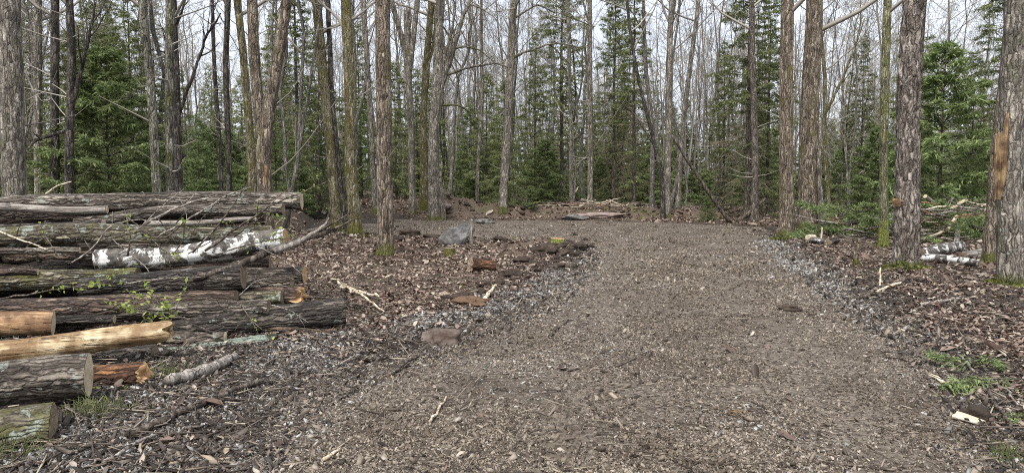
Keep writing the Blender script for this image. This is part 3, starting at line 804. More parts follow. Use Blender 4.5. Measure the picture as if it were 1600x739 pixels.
twig([(112, 410), (150, 385), (170, 352), (215, 342), (255, 350)], (7.6, 7.9), [.010, .004], 'hooked pale twig arching left of the birch log', 0, 2, 'grey_wood', 4)
twig([(225, 352), (262, 330), (300, 315), (340, 305)], (8.0, 8.2), [.018, .008], 'grey stick slanting across the slim grey log near the top', 0, 1, 'grey_wood', 5)
twig([(0, 362), (40, 378), (75, 390)], (7.8, 7.7), [.012, .006], 'pale straight twig lying on the mossy log at the left edge', 0, 2, 'pale_wood', 6)
twig([(200, 340), (235, 370), (255, 392), (285, 410)], (7.7, 7.6), [.009, .004], 'drooping dark twig crossing the white birch log', 25, 3, seed=7)
twig([(-20, 472), (60, 460), (110, 446), (160, 442)], (7.3, 7.5), [.012, .005], 'leafy twig lying along the thick red brown log', 55, 4, seed=8, lsz=.03)
twig([(330, 520), (270, 490), (230, 470), (195, 452)], (6.9, 7.0), [.012, .005], 'leafy twig hanging in front of the dark grey log', 90, 6, seed=9, lsz=.03)
twig([(300, 500), (245, 492), (180, 478)], (6.9, 7.1), [.010, .004], 'short leafy twig above the tip of the cream log', 60, 5, seed=10, lsz=.03)
twig([(90, 400), (70, 365), (62, 350)], (7.7, 7.8), [.009, .004], 'tiny upright twig on the mossy log at left', 10, 3, seed=11)
twig([(200, 400), (205, 365), (195, 330)], (7.7, 7.8), [.010, .004], 'thin upright twig left of the birch bark', 20, 3, seed=12)
twig([(260, 372), (285, 350), (288, 345), (286, 378)], (7.7, 7.7), [.008, .004], 'small bent twig over the birch log', 25, 2, seed=13)
twig([(385, 440), (430, 425), (470, 440), (560, 480)], (7.5, 7.9), [.009, .005], 'bare twig trailing from the pile onto the leaves', 0, 3, seed=14)
twig([(330, 400), (370, 385), (420, 375), (450, 372)], (7.7, 7.8), [.008, .004], 'leafy twig resting along the tip of the birch log', 45, 4, seed=15)
twig([(70, 305), (90, 290), (112, 284)], (9.0, 9.2), [.012, .008], 'pale curved twig standing behind the top log at left', 0, 0, 'pale_wood', 16)
twig([(370, 470), (395, 500), (430, 530)], (7.3, 7.0), [.007, .004], 'twig drooping over the black log with the pale end', 20, 3, seed=17)
rq = random.Random(41)
for i in range(16):
    x_ = rq.uniform(20, 430); y_ = rq.uniform(340, 480); Y_ = 8.6 - (y_ - 320) / 150.0 - .35; a_ = rq.uniform(-1.2, 1.2); L_ = rq.uniform(40, 130)
    twig([(x_, y_), (x_ + .5 * L_ * math.cos(a_), y_ - .5 * L_ * math.sin(a_) - 6), (x_ + L_ * math.cos(a_), y_ - L_ * math.sin(a_))], (Y_, Y_ - .1), [.007, .003],
         'thin bare twig strewn across the face of the log pile', 0, 3, rq.choice(['stick_dark', 'stick_dark', 'grey_wood']), 60 + i)
# the big diagonal branch on the pile
stick('fallen_branch', [at(300, 436, 7.55), at(370, 412, 7.7), at(440, 384, 8.0), at(500, 364, 8.3), at(528, 357, 8.45)], [.028, .042, .04, .034, .02], 'stick_dark',
      'stout dark branch leaning diagonally over the birch log tip', 'branch', k=12, seed=3, forks=3)
stick('stripped_branch', [at(428, 393, 7.85), at(470, 377, 8.05), at(508, 352, 8.25), at(514, 340, 8.3)], [.035, .03, .015, .008], 'grey_wood',
      'stripped grey branch lying on the stout dark branch', 'branch', k=8, seed=5)

def gstick(px0, px1, r, mat, label, lift=.03, group=None, seed=0, forks=0, name='fallen_stick', lift1=None, cat='stick', k=7):
    a = gnd(*px0); b = gnd(*px1)
    a.z += lift; b.z += lift if lift1 is None else lift1
    m = (a + b) / 2
    if lift1 is None: m.z = max(m.z, hz(m.x, m.y) + lift)
    return stick(name, [a, m, b], [r, r * .9, r * .65], mat, label, cat, group, k, .03, seed, forks)[0]
gstick((205, 688), (410, 602), .026, 'stick_dark', 'long crooked dark stick on the chips before the log pile', seed=1, forks=1)
gstick((262, 606), (368, 565), .05, 'grey_wood', 'thick broken grey limb lying beside the lichen crusted log', .04, seed=2, k=10)
gstick((285, 628), (320, 592), .022, 'stick_dark', 'short dark stick beside the broken grey limb', seed=3)
gstick((160, 730), (260, 680), .010, 'grey_wood', 'thin bent stick in the lower left gravel', seed=4)
gstick((672, 665), (698, 622), .010, 'pale_wood', 'pale crooked stick lying on the open gravel', .012, seed=5)
gstick((505, 722), (532, 705), .012, 'pale_wood', 'short pale twig on the gravel near the front', .012, seed=6)
gstick((518, 446), (592, 474), .030, 'pale_wood', 'thick pale splintered stick at the end of the log pile', .09, seed=7)
gstick((527, 458), (600, 496), .018, 'pale_wood', 'thin pale splinter below the thick splintered stick', .06, seed=8)
G2 = 'dark sticks heaped at the end of the pile'
for i, (a, b) in enumerate([((490, 440), (596, 478)), ((500, 470), (610, 500)), ((470, 448), (560, 500)), ((520, 480), (615, 492)), ((485, 462), (575, 470)), ((545, 470), (590, 505)), ((500, 430), (555, 462)), ((470, 470), (590, 490))]):
    gstick(a, b, .012, 'stick_dark', 'dark stick in the tangled heap beside the pile end', .05 + .02 * (i % 3), G2, 20 + i, 1)
gstick((490, 462), (620, 440), .018, 'stick_dark', 'long dark stick on the leaf litter right of the heap', seed=31, forks=1)
gstick((548, 455), (640, 437), .016, 'stick_dark', 'dark stick pointing across the leaves toward the orange clay', seed=32)
gstick((760, 472), (772, 450), .028, 'pale_wood', 'short pale stake lying beside the orange clay patch', .03, seed=33)
gstick((575, 404), (622, 373), .045, 'stick_dark', 'mossy dark limb leaning against the stout foreground trunk', .04, seed=34, lift1=.35)
gstick((888, 332), (921, 312), .035, 'pale_wood', 'pale pole propped against the slender grey trunk', .02, seed=35, lift1=.75)
gstick((950, 326), (975, 335), .03, 'grey_wood', 'grey stick slanting out of the brush heap', .1, seed=36, lift1=.4)
gstick((1236, 388), (1268, 370), .02, 'pale_wood', 'thin pale stick beside the mossy twin trunks', .03, seed=37)
gstick((1370, 460), (1408, 445), .022, 'pale_wood', 'pale straight stick in the leaves before the shaggy trunk', .03, seed=38)
gstick((1375, 452), (1375, 440), .015, 'pale_wood', 'small upright pale splinter before the shaggy trunk', .0, seed=39, lift1=.2)
gstick((1330, 470), (1480, 440), .03, 'stick_dark', 'dark root like limb lying in the leaves below the shaggy trunk', .03, seed=40, forks=2)
gstick((1440, 480), (1500, 470), .025, 'grey_wood', 'weathered stick in the soil below the birch logs', .03, seed=41)
gstick((1540, 610), (1580, 680), .014, 'stick_dark', 'thin dark stick in the lower right brush', .03, seed=42)
gstick((1500, 560), (1590, 640), .012, 'grey_wood', 'thin grey stick running through the lower right brush', .03, seed=43)
gstick((1385, 560), (1440, 572), .012, 'stick_dark', 'thin reddish stick on the right gravel edge', .015, seed=44)
gstick((1270, 722), (1400, 738), .009, 'stick_dark', 'thin curved twig on the gravel at the bottom edge', .012, seed=45)
gstick((1540, 510), (1600, 480), .02, 'stick_dark', 'dark stick on the soil bank at the right edge', .03, seed=46, forks=1)
gstick((860, 530), (905, 495), .01, 'stick_dark', 'thin dark twig on the gravel by the left edge', .012, seed=47)
gstick((610, 590), (655, 560), .014, 'stick_dark', 'dark broken twig beside the rusty half buried rock', .02, seed=48)
# leaning dead pole at the far edge
b = gnd(1141, 349); stick('leaning_pole', [b, at(1095, 282, b.y - .3), at(1050, 212, b.y - .6)], [.085, .07, .045], 'stick_dark', 'dead leaning pole propped across the far trees', 'dead tree', k=10, seed=9, wob=.006)
b = gnd(1152, 347); stick('leaning_limb', [b, at(1175, 330, b.y), at(1196, 310, b.y + .2)], [.10, .09, .06], 'stick_dark', 'short dark limb tilted at the foot of the far conifers', 'branch', k=9, seed=10)

# ------------------------------------------------------------------ trees
def growth(rr, path, rad, t0, n, lenf, lev=2, twigs=7, up=.35, k=4, spread=.9):
    """branch tubes from a trunk path; path (m,3)"""
    mb = MB(); tips = []
    H = path[-1, 2] - path[0, 2]
    m = len(path)
    def br(p, d, L, r, lv):
        ns = 6 if lv > 0 else 4
        pts = [p]; dirs = [d]
        for s in range(ns):
            d = d + rr.normal(0, .16, 3); d[2] += up * .18; d = d / np.linalg.norm(d)
            pts.append(pts[-1] + d * L / ns); dirs.append(d)
        mb.tube(np.array(pts), np.linspace(r, max(r * .3, .0035), ns + 1), k if lv > 1 else 3)
        if lv > 0:
            c = twigs if lv == 1 else int(twigs * .9)
            for q in range(c):
                f = rr.uniform(.2, 1.0); i = min(int(f * ns), ns - 1)
                base = np.array(pts[i]) + (np.array(pts[i + 1]) - pts[i]) * (f * ns - i if f < 1 else .9)
                nd = dirs[i] + rr.normal(0, .55, 3); nd /= np.linalg.norm(nd)
                br(base, nd, L * rr.uniform(.3, .55) * (1.15 - .5 * f), max(r * .42, .004), lv - 1)
        else:
            tips.append(pts[-1]); tips.append(pts[-2])
    for q in range(n):
        t = t0 + (1 - t0) * (q + rr.uniform(0, 1)) / n
        i = min(int(t * (m - 1)), m - 2); fr = t * (m - 1) - i
        p = path[i] * (1 - fr) + path[i + 1] * fr
        r = np.interp(t, np.linspace(0, 1, len(rad)), rad)
        a = rr.uniform(0, 2 * math.pi); el = rr.uniform(.35, 1.1)
        d = np.array([math.cos(a) * spread, math.sin(a) * spread, el]); d /= np.linalg.norm(d)
        L = H * lenf * rr.uniform(.6, 1.2) * (1.2 - .75 * (t - t0) / (1 - t0))
        br(p, d, L, min(r * .5, .03 + L * .012), lev)
    return mb, tips

def bare_variant(seed, H, r, n=14, lev=2, twigs=6, fork=False, buds=0, t0=.3):
    rr = np.random.default_rng(seed)
    m = 16
    z = np.linspace(0, H, m)
    w = np.cumsum(rr.normal(0, .10, (m, 2)), 0) * H / 16; w[0] = 0
    lean = rr.normal(0, .045, 2)
    path = np.concatenate([w + z[:, None] * lean, z[:, None]], 1)
    rad = r * (1 - .86 * (z / H) ** .9)
    tb = MB(); rd = rad.copy(); rd[0] *= 1.3
    tb.tube(path, rd, 9)
    if fork:
        i0 = int(m * rr.uniform(.15, .35)); a = rr.uniform(0, 6.28); d = np.array([math.cos(a) * .22, math.sin(a) * .22, 1])
        q = [path[i0]]
        for s in range(m - i0 - 1): q.append(q[-1] + d * H / m); d = d + rr.normal(0, .06, 3); d[2] = 1
        q = np.array(q); tb.tube(q, np.linspace(rad[i0] * .8, rad[-1], len(q)), 8)
        mb, tips = growth(rr, path, rad, t0, n // 2 + 1, .26, lev, twigs)
        mb2, tips2 = growth(rr, q, np.linspace(rad[i0] * .8, rad[-1], len(q)), .2, n // 2, .26, lev, twigs)
        for v in mb2.V: mb.V.append(v)
        for q_ in mb2.Q: mb.Q.append(q_ + mb.n)
        mb.n += mb2.n; tips += tips2
    else:
        mb, tips = growth(rr, path, rad, t0, n, .26, lev, twigs)
    tm = tb.mesh('trunk', True); tm.materials.append(M['t_far'])
    cm = mb.mesh('crown', True); cm.materials.append(M['twig'])
    bm_ = None
    if buds:
        P = np.array(tips)[rr.integers(0, len(tips), buds)] + rr.normal(0, .12, (buds, 3)); nb = buds
        V = np.array([[-1, 0, 0], [0, -.6, .2], [1, 0, 0], [0, .6, .2]])[None] * .035 * rr.uniform(.5, 1.2, (nb, 1, 1))
        V = rot_rand(V, nb, .9) + P[:, None, :]
        b3 = MB(); b3.add(V.reshape(-1, 3), (np.array([[0, 1, 2, 3]])[None] + (np.arange(nb) * 4)[:, None, None]).reshape(-1, 4))
        bm_ = b3.mesh('young_leaves'); bm_.materials.append(M['bud'])
    return tm, cm, bm_

def needle_branch(rr, p, d, L, dens, nl, droop=.5, sz=1.0):
    """one conifer bough: returns stem points and needle triangles"""
    ns = 6; pts = [p]; dd = d.copy()
    for s in range(ns):
        dd = dd + np.array([0, 0, -droop * .12]) + rr.normal(0, .05, 3); dd /= np.linalg.norm(dd)
        pts.append(pts[-1] + dd * L / ns)
    pts = np.array(pts)
    side = np.cross(d, [0, 0, 1.0]); side /= np.linalg.norm(side) + 1e-9
    n = max(4, int(L * dens))
    f = np.sqrt(rr.uniform(.02, 1, n)) * ns * .999; i = f.astype(int); fr = (f - i)[:, None]
    base = pts[i] * (1 - fr) + pts[i + 1] * fr
    fwd = pts[i + 1] - pts[i]; fwd /= np.linalg.norm(fwd, axis=1, keepdims=True)
    lat = rr.choice([-1, 1], n)[:, None] * side
    sl = (L * .36 * (1.1 - f / ns) + .07) * rr.uniform(.5, 1.1, n)          # side shoot length
    sd_ = fwd * .75 + lat * rr.uniform(.6, 1.1, n)[:, None] + np.array([0, 0, -.38]) + rr.normal(0, .22, (n, 3))
    sd_ /= np.linalg.norm(sd_, axis=1, keepdims=True)
    out = []
    for q in range(nl):                                                       # little sprays along the shoot
        g = (q + rr.uniform(0, .9, n))[:, None] / nl
        c = base + sd_ * sl[:, None] * g + rr.normal(0, .03, (n, 3))
        ln = (.06 + .10 * rr.uniform(0, 1, n))[:, None] * sz
        dr = sd_ + rr.normal(0, .45, (n, 3)); dr /= np.linalg.norm(dr, axis=1, keepdims=True)
        wv = np.cross(dr, rr.normal(0, 1, (n, 3)) * .5 + np.array([0, 0, 1.0])); wv /= np.linalg.norm(wv, axis=1, keepdims=True) + 1e-9
        wd = ln * rr.uniform(.10, .21, (n, 1))
        out.append(np.stack([c - wv * wd, c + wv * wd, c + dr * ln], 1))
    return pts, np.concatenate(out)

def spruce_variant(seed, H, wid, bare=.2, dens=25, nl=6, gap_=.27, droop=.5, dead=True, mat='needle', sz=1.0):
    rr = np.random.default_rng(seed)
    z = np.linspace(0, H, 14); w = np.cumsum(rr.normal(0, .02, (14, 2)), 0) * H / 14; w[0] = 0
    path = np.concatenate([w, z[:, None]], 1)
    r0 = .0075 * H + .015
    tb = MB(); tb.tube(path, np.maximum(r0 * (1 - z / H), .008), 8)
    cb = MB(); tri = []; db = MB()
    zz = .25
    while zz < H - .15:
        t = zz / H
        L = wid * (1 - t) ** .8 * (.75 + .5 * rr.uniform()) + .1
        if t < bare * 1.4: L *= .55 + .45 * t / (bare * 1.4 + 1e-6)
        nb = int(rr.integers(4, 7)); a0 = rr.uniform(0, 6.28)
        c = np.array([np.interp(zz, z, path[:, 0]), np.interp(zz, z, path[:, 1]), zz])
        for k in range(nb):
            if rr.uniform() < .14: continue
            a = a0 + k * 6.283 / nb + rr.normal(0, .25); el = .05 + .55 * t + rr.normal(0, .08)
            d = np.array([math.cos(a), math.sin(a), el]); d /= np.linalg.norm(d)
            Lk = L * rr.uniform(.6, 1.15)
            if t < bare and rr.uniform() < .8:
                if dead:
                    p = c.copy(); pts = [p]; dd = d.copy(); dd[2] -= .2
                    for s in range(4): pts.append(pts[-1] + dd * Lk / 4); dd = dd + rr.normal(0, .15, 3) + np.array([0, 0, -.07])
                    db.tube(np.array(pts), np.linspace(.014, .006, 5), 3)
                    for q in range(9):
                        i = int(rr.integers(1, 4)); dv = dd + rr.normal(0, .6, 3); db.tube(np.array([pts[i], pts[i] + dv * .15 * Lk, pts[i] + dv * .3 * Lk + np.array([0, 0, -.05])]), [.008, .006, .004], 3)
                continue
            pts, tr = needle_branch(rr, c, d, Lk, dens, nl, droop, sz)
            cb.tube(pts, np.linspace(.006 + Lk * .008, .003, len(pts)), 3)
            tri.append(tr)
        zz += gap_ * rr.uniform(.7, 1.3) * (1.1 - .5 * t)
    tri = np.concatenate(tri)
    nb = MB(); nb.add(tri.reshape(-1, 3), None, np.arange(len(tri) * 3).reshape(-1, 3))
    tb2 = tb
    for v in (cb,):
        for x_ in v.V: tb2.V.append(x_)
        for x_ in v.Q: tb2.Q.append(x_ + tb2.n)
        tb2.n += v.n
    tm = tb2.mesh('trunk', True); tm.materials.append(M['t_spruce'])
    cm = nb.mesh('crown'); cm.materials.append(M[mat])
    dm = None
    if db.n: dm = db.mesh('dead_branches'); dm.materials.append(M['needle_brown'])
    return tm, cm, dm

def place_tree(name, parts, pnames, loc, rz, sc, label, cat, group=None):
    o = empty(name, loc, rz); o.scale = (sc[0], sc[0], sc[1])
    tag(o, label, cat, group)
    for pn, me in zip(pnames, parts):
        if me is not None: link(pn, me, None, parent=o)
    return o

# ---- trunks traced from the photograph, each standing at its own distance
def hero(base, pts, wpx, mat, label, ridge=.07, plates=False, flare=.75, Y=None, limbs=None, mosstuft=0, crown=True, H=None, name='tree', seg=28, lump=.05, fork=None, wound=None, knots=0, flare_h=.35, Ytilt=0.0, cseed=None, broken=False, bare_top=False):
    """base: photo point at the foot; pts: points up the trunk; wpx: width at the foot and at the top of the picture"""
    hero.c += 1; seed = hero.c * 13
    if Y is None: b = gnd(*base)
    else:
        b = at(base[0], base[1], Y); b.z = hz(b.x, b.y)
    Yb = b.y
    o = empty(name, b)
    tag(o, label, 'tree')
    P = [(0, 0, 0)]
    for (x, y) in pts:
        p = at(x, y, Yb) - b; P.append((p.x, Ytilt * p.z, p.z))
    P = np.array(P); vis = P[-1, 2]
    top = H or vis + (0 if broken else 8)
    if top > vis + .1:
        sl = (P[-1] - P[-2]) / max(P[-1, 2] - P[-2, 2], .1)
        P = np.concatenate([P, [[P[-1, 0] + sl[0] * .5 * (top - vis), P[-1, 1] + .1, top]]])
    r0 = .88 * wpx[0] * Yb / F / 2; rv = .88 * wpx[1] * Yb / F / 2
    zz = np.linspace(0, top, 40)
    zs = np.concatenate([[-.15], zz])
    xs = np.interp(zs, P[:, 2], P[:, 0]); ys = np.interp(zs, P[:, 2], P[:, 1])
    kk = np.array([.25, .5, .25])
    for _ in range(3):
        xs[1:-1] = np.convolve(xs, kk, 'valid'); ys[1:-1] = np.convolve(ys, kk, 'valid')
    wob = .06 * r0 * 4
    xs[3:] += wob * (vn2(zs[3:] * .5, zs[3:] * 0, seed) - .5); ys[3:] += wob * (vn2(zs[3:] * .5, zs[3:] * 0 + 3, seed) - .5)
    path = np.stack([xs, ys, zs + .15], 1)
    L = top + .15
    r_top = max(r0 + (rv - r0) * top / vis, r0 * .35) if not broken else rv
    V = wood_shape(L, r0, r_top, seg, .045 if Yb < 24 else .08, ridge, lump, 0, seed, plates, flare, flare_h, path=path, jag1=.5 if broken else 0)
    V[..., 2] -= .15
    mb = MB(); mb.add(V.reshape(-1, 3), ring_quads(V.shape[0], seg))
    link('trunk', mb.mesh('trunk', not plates), M[mat], parent=o)
    if fork:
        for (fx, fw) in fork:
            pp = []
            for (x, y) in fx: p = at(x, y, Yb) - b; pp.append((p.x, p.y, p.z))
            pp = np.array(pp); d = pp[-1] - pp[-2]; d /= np.linalg.norm(d); pp = np.concatenate([pp, [pp[-1] + d * 4]])
            t = np.linspace(0, len(pp) - 1, 40)
            q = np.stack([np.interp(t, np.arange(len(pp)), pp[:, c]) for c in range(3)], 1)
            for _ in range(3):
                for c in range(3): q[1:-1, c] = np.convolve(q[:, c], kk, 'valid')
            f2 = MB(); rl = np.linspace(fw[0], fw[1], 40) * Yb / F / 2
            rl *= 1 + .10 * (vn2(t * 5, t * 0, seed + 2) - .5)
            f2.tube(q, rl, 16)
            link('limb', f2.mesh('limb', True), M[mat], parent=o)
    rr = np.random.default_rng(seed if cseed is None else cseed)
    if limbs:
        for lp, r_ in limbs:
            pp = np.array([tuple(at(x, y, Yb + dy) - b) for (x, y, dy) in lp])
            lo, tips = stick('limb', pp, [r_, r_ * .35], mat, None, k=6, wob=.02, seed=seed, forks=6, parent=o)
            lo.location = pp[0]
    if crown and not broken:
        cp = path.copy(); cp[:, 2] -= .15
        sel = cp[:, 2] > 0
        mb, tips = growth(rr, cp[sel], np.linspace(r0, r_top, sel.sum()), max(.35, (vis * .8) / top), 9, .22, 2, 5)
        for q in range(knots):
            t = rr.uniform(.2, .95) * vis; a = rr.uniform(0, 6.28); c = np.array([np.interp(t, zs, xs), np.interp(t, zs, ys), t])
            d = np.array([math.cos(a), math.sin(a), rr.uniform(.0, .5)]); ln = rr.uniform(.3, 1.3)
            p_ = [c, c + d * ln * .5 + rr.normal(0, .04, 3), c + d * ln + np.array([0, 0, .12])]
            mb.tube(np.array(p_), [.018, .010, .005], 4)
        link('crown', mb.mesh('crown', True), M['twig'], parent=o)
    if mosstuft:
        n = mosstuft; a = rr.uniform(0, 6.283, n); rad = r0 * rr.uniform(1.0, 2.3, n); zt = np.exp(rr.normal(-2.6, .5, n)) * (2.4 - rad / r0).clip(.05, 2)
        xw = np.cos(a) * rad; yw = np.sin(a) * rad
        zb = surf_h(xw + b.x, yw + b.y) - b.z
        V = np.array([[-.5, 0, 0], [.5, 0, 0], [.15, .3, .9], [-.25, .2, .7]])[None] * rr.uniform(.5, 1.2, (n, 4, 1)) * .055
        V = rot_rand(V, n, .6) + np.stack([xw, yw, zb + zt * .6], -1)[:, None, :]
        m3 = MB(); m3.add(V.reshape(-1, 3), (np.array([[0, 1, 2, 3]])[None] + (np.arange(n) * 4)[:, None, None]).reshape(-1, 4))
        tag(link('moss_skirt', m3.mesh('moss_skirt'), M['moss'], parent=o), kind='stuff')
    if wound:
        for (wx, y0, y1, ww, wm) in wound:            # bare wood where bark has come off: a bulged sliver set into the trunk face
            za = (at(wx, y1, Yb) - b).z; zb_ = (at(wx, y0, Yb) - b).z
            mid = (za + zb_) / 2
            n = 26; zz_ = np.linspace(za, zb_, n); w_ = ww * Yb / F / 2
            rows = []
            for i, z_ in enumerate(zz_):
                t = i / (n - 1); hw = w_ * (math.sin(math.pi * min(max(t, .02), .98)) ** .45) * (.75 + .5 * float(vn2(np.array([t * 7]), np.array([seed]), 3)[0]))
                cx_ = (at(wx, 0, Yb) - b).x + .25 * w_ * float(vn2(np.array([t * 4]), np.array([seed + 9]), 4)[0] - .5)
                axx = float(np.interp(z_, zs, xs)); ayy = float(np.interp(z_, zs, ys)); rl = r0 + (r_top - r0) * z_ / top
                for u in (-1, -.5, 0, .5, 1):
                    xx = cx_ + u * hw; dx = xx - axx
                    yy = ayy - math.sqrt(max((rl * 1.12) ** 2 - dx * dx, 1e-4)) + (.07 if abs(u) == 1 else .0)
                    rows.append((xx, yy, z_))
            Vw = np.array(rows); i = np.arange(n - 1)[:, None] * 5; j = np.arange(4)[None]
            Q = np.stack([i + j, i + j + 1, i + 5 + j + 1, i + 5 + j], -1).reshape(-1, 4)
            m4 = MB(); m4.add(Vw, Q)
            link('bare_wood', m4.mesh('bare_wood', True), M[wm], parent=o)
    return o
hero.c = 0

hero((20, 305), [(18, 150), (14, 0)], (40, 34), 't_grey', 'broad pale grey trunk at the far left behind the log pile', Y=13.5, knots=2)
hero((60, 298), [(59, 150), (58, 0)], (15, 12), 't_grey', 'slim grey trunk second from the far left behind the pile', Y=20, knots=6)
hero((82, 296), [(84, 150), (86, 0)], (17, 13), 't_dark', 'dark spindly trunk bristling with twigs at far left', Y=18.5, knots=14)
hero((104, 300), [(108, 200), (113, 100), (108, 0)], (17, 12), 't_dark', 'dark leaning trunk right of the bristly one at far left', Y=17.5, knots=8,
     limbs=[([(108, 190, 0), (122, 120, 0), (140, 50, 0), (146, 0, 0)], .06), ([(40, 240, -1), (52, 220, -.5), (104, 205, 0)][::-1], .05)])
hero((247, 303), [(240, 200), (234, 120), (226, 50), (221, 0)], (17, 13), 't_green', 'leaning trunk with pale green foot left of its straight neighbour', Y=14.0, knots=8)
hero((264, 303), [(264, 150), (266, 0)], (14, 14), 't_green', 'straight trunk with pale green foot beside the leaning one', Y=14.2, knots=8)
hero((277, 300), [(277, 180), (275, 110), (270, 0)], (14, 11), 't_dark', 'dark trunk with rising side limbs behind the pale footed pair', Y=17,
     limbs=[([(278, 180, 0), (300, 120, 0), (318, 60, 0), (345, 20, 0)], .05), ([(276, 130, 0), (262, 70, 0), (290, 0, 0)], .05)])
hero((357, 303), [(356, 200), (352, 100), (357, 0)], (11, 9), 't_dark', 'slim dark straight trunk between pale pair and forked tree', Y=20, knots=5)
hero((347, 300), [(342, 200), (333, 80), (331, 0)], (8, 6), 't_dark', 'thin leaning sapling left of the slim dark trunk', Y=22, knots=4)
hero((396, 302), [(390, 200), (384, 110), (370, 0)], (14, 13), 't_mossy', 'brown trunk curving left beside the big forked tree', Y=18)
hero((414, 303), [(411, 250), (413, 195)], (27, 24), 't_brown', 'big forked tree with orange wound behind the pile end', Y=15.5, H=3.3, broken=True, flare=.2,
     fork=[([(410, 215), (404, 170), (397, 90), (394, 0)], (18, 14)), ([(415, 215), (422, 165), (436, 80), (448, 0)], (19, 15))], wound=[(412, 258, 290, 8, 'wound')])
hero((528, 362), [(521, 290), (514, 215), (503, 100), (494, 0)], (18, 16), 't_mossy', 'mossy tan trunk leaning left, leftmost of the three clearing trees', mosstuft=160, knots=2)
hero((541, 362), [(531, 280), (518, 150), (512, 0)], (10, 8), 't_dark', 'thin dark trunk between the two mossy clearing trees', Y=24)
hero((556, 366), [(547, 260), (548, 130), (540, 0)], (21, 18), 't_mossy', 'mossy brown trunk in the middle of the three clearing trees', mosstuft=160, knots=2, lump=.09)
hero((587, 334), [(582, 250), (575, 120), (568, 0)], (10, 8), 't_grey', 'slender pale trunk behind the stout clearing tree', Y=30)
hero((602, 400), [(599, 200), (597, 0)], (29, 25), 't_brown', 'stout straight brown trunk, nearest on the leaf covered island', flare=.35, knots=2, seg=36)
hero((645, 318), [(642, 200), (638, 95)], (12, 11), 't_grey', 'trunk forked like a Y high up behind the stout clearing tree', Y=31, H=8.6, broken=True,
     fork=[([(639, 110), (628, 60), (611, 0)], (9, 7)), ([(640, 110), (647, 50), (652, 0)], (9, 7))])
hero((662, 322), [(661, 200), (666, 100), (674, 0)], (14, 11), 't_mossy', 'knobbly brown trunk left of the many limbed tree', Y=32, lump=.09,
     limbs=[([(662, 170, 0), (668, 120, 0), (680, 60, 0), (682, 0, 0)], .1)])
hero((678, 324), [(678, 220), (684, 110), (688, 0)], (21, 13), 't_grey', 'many limbed tree with arching branches at the island back', Y=30.5, lump=.08,
     limbs=[([(680, 200, 0), (695, 120, 0), (715, 50, 0), (738, -10, 0)], .17), ([(686, 125, 0), (705, 60, 0), (712, 0, 0)], .10),
            ([(690, 120, 0), (735, 104, 0), (775, 98, 0), (800, 108, 0)], .07), ([(683, 165, 0), (715, 163, 0), (735, 175, 0), (752, 190, 0)], .06),
            ([(700, 80, 0), (725, 72, 0), (750, 78, 0), (775, 100, 0)], .05)])
hero((692, 316), [(691, 285)], (9, 8), 't_grey', 'short broken stub standing beside the many limbed tree', Y=30.5, broken=True, name='tree_stub')
hero((745, 322), [(748, 240), (753, 180), (752, 0)], (7, 5), 't_grey', 'thin pale sapling between many limbed and curved trees', Y=36, knots=5)
hero((785, 330), [(790, 240), (797, 120), (803, 0)], (15, 12), 't_grey', 'lone curved grey trunk at the back edge of the gravel', mosstuft=120, knots=3,
     limbs=[([(800, 92, 0), (815, 85, 0), (850, 70, 0), (880, 68, 0), (908, 76, 0)], .07), ([(858, 70, 0), (870, 80, 0), (895, 105, 0)], .04), ([(803, 30, 0), (840, 8, 0), (870, 20, 0), (920, 40, 0)], .05)])
hero((893, 328), [(892, 200), (888, 0)], (7, 5), 't_grey', 'thin pole like trunk left of the straight grey one', Y=37, knots=8)
hero((922, 330), [(922, 200), (921, 0)], (10, 8), 't_grey', 'straight slender grey trunk rising from the brush heap', Y=34.5, knots=8, lump=.03)
hero((1042, 348), [(1045, 200), (1047, 60), (1050, 0)], (12, 9), 't_grey', 'grey leafless trunk behind the far gravel edge', Y=31.5, knots=10)
hero((1036, 348), [(1035, 280), (1025, 235), (1012, 180), (1000, 140), (985, 60)], (8, 5), 't_dark', 'dark crooked sapling hugging the grey leafless trunk', Y=31.2, knots=6,
     limbs=[([(1024, 230, 0), (1000, 190, 0), (980, 165, 0), (950, 150, 0)], .04)])
hero((1058, 347), [(1066, 200), (1080, 90), (1092, 0)], (9, 7), 't_grey', 'slim trunk tilting right beside the grey leafless trunk', Y=33, knots=6)
hero((1018, 346), [(1020, 200), (1008, 100), (1005, 0)], (9, 6), 't_far', 'slim brownish trunk left of the crooked sapling', Y=34, knots=6)
hero((1180, 348), [(1180, 200), (1176, 100), (1174, 0)], (13, 9), 't_spruce', 'tall dark conifer bole left of the mossy footed trunk', Y=29, knots=16)
hero((1229, 374), [(1229, 250), (1228, 120), (1230, 0)], (25, 21), 't_brown', 'straight brown trunk with bright mossy foot at the bend', flare=.6, mosstuft=500, seg=36, knots=2)
hero((1262, 362), [(1262, 250), (1266, 120), (1272, 0)], (36, 27), 't_brown', 'thick brown trunk just behind the mossy footed one', Y=24, flare=.25, seg=36,
     wound=[])
hero((1284, 362), [(1281, 290), (1280, 225)], (11, 6), 't_grey', 'broken grey snag at the side of the thick brown trunk', Y=23.6, broken=True, name='snag')
hero((1298, 352), [(1292, 280), (1288, 200), (1290, 120), (1284, 65)], (8, 6), 't_mossy', 'bent mossy sapling right of the thick brown trunk', Y=26, H=8.5, knots=4,
     limbs=[([(1288, 180, 0), (1310, 140, 0), (1330, 100, 0), (1352, 30, 0)], .06)])
hero((1380, 386), [(1381, 250), (1382, 120), (1387, 0)], (15, 13), 't_lime', 'slim lime moss trunk left of the shaggy one', lump=.05, mosstuft=60)
hero((1416, 420), [(1418, 300), (1420, 150), (1429, 0)], (40, 36), 't_shag', 'large shaggy barked trunk on the right bank', ridge=.10, plates=True, flare=.3, seg=60, mosstuft=320, wound=[(1413, 310, 323, 9, 'wound')])
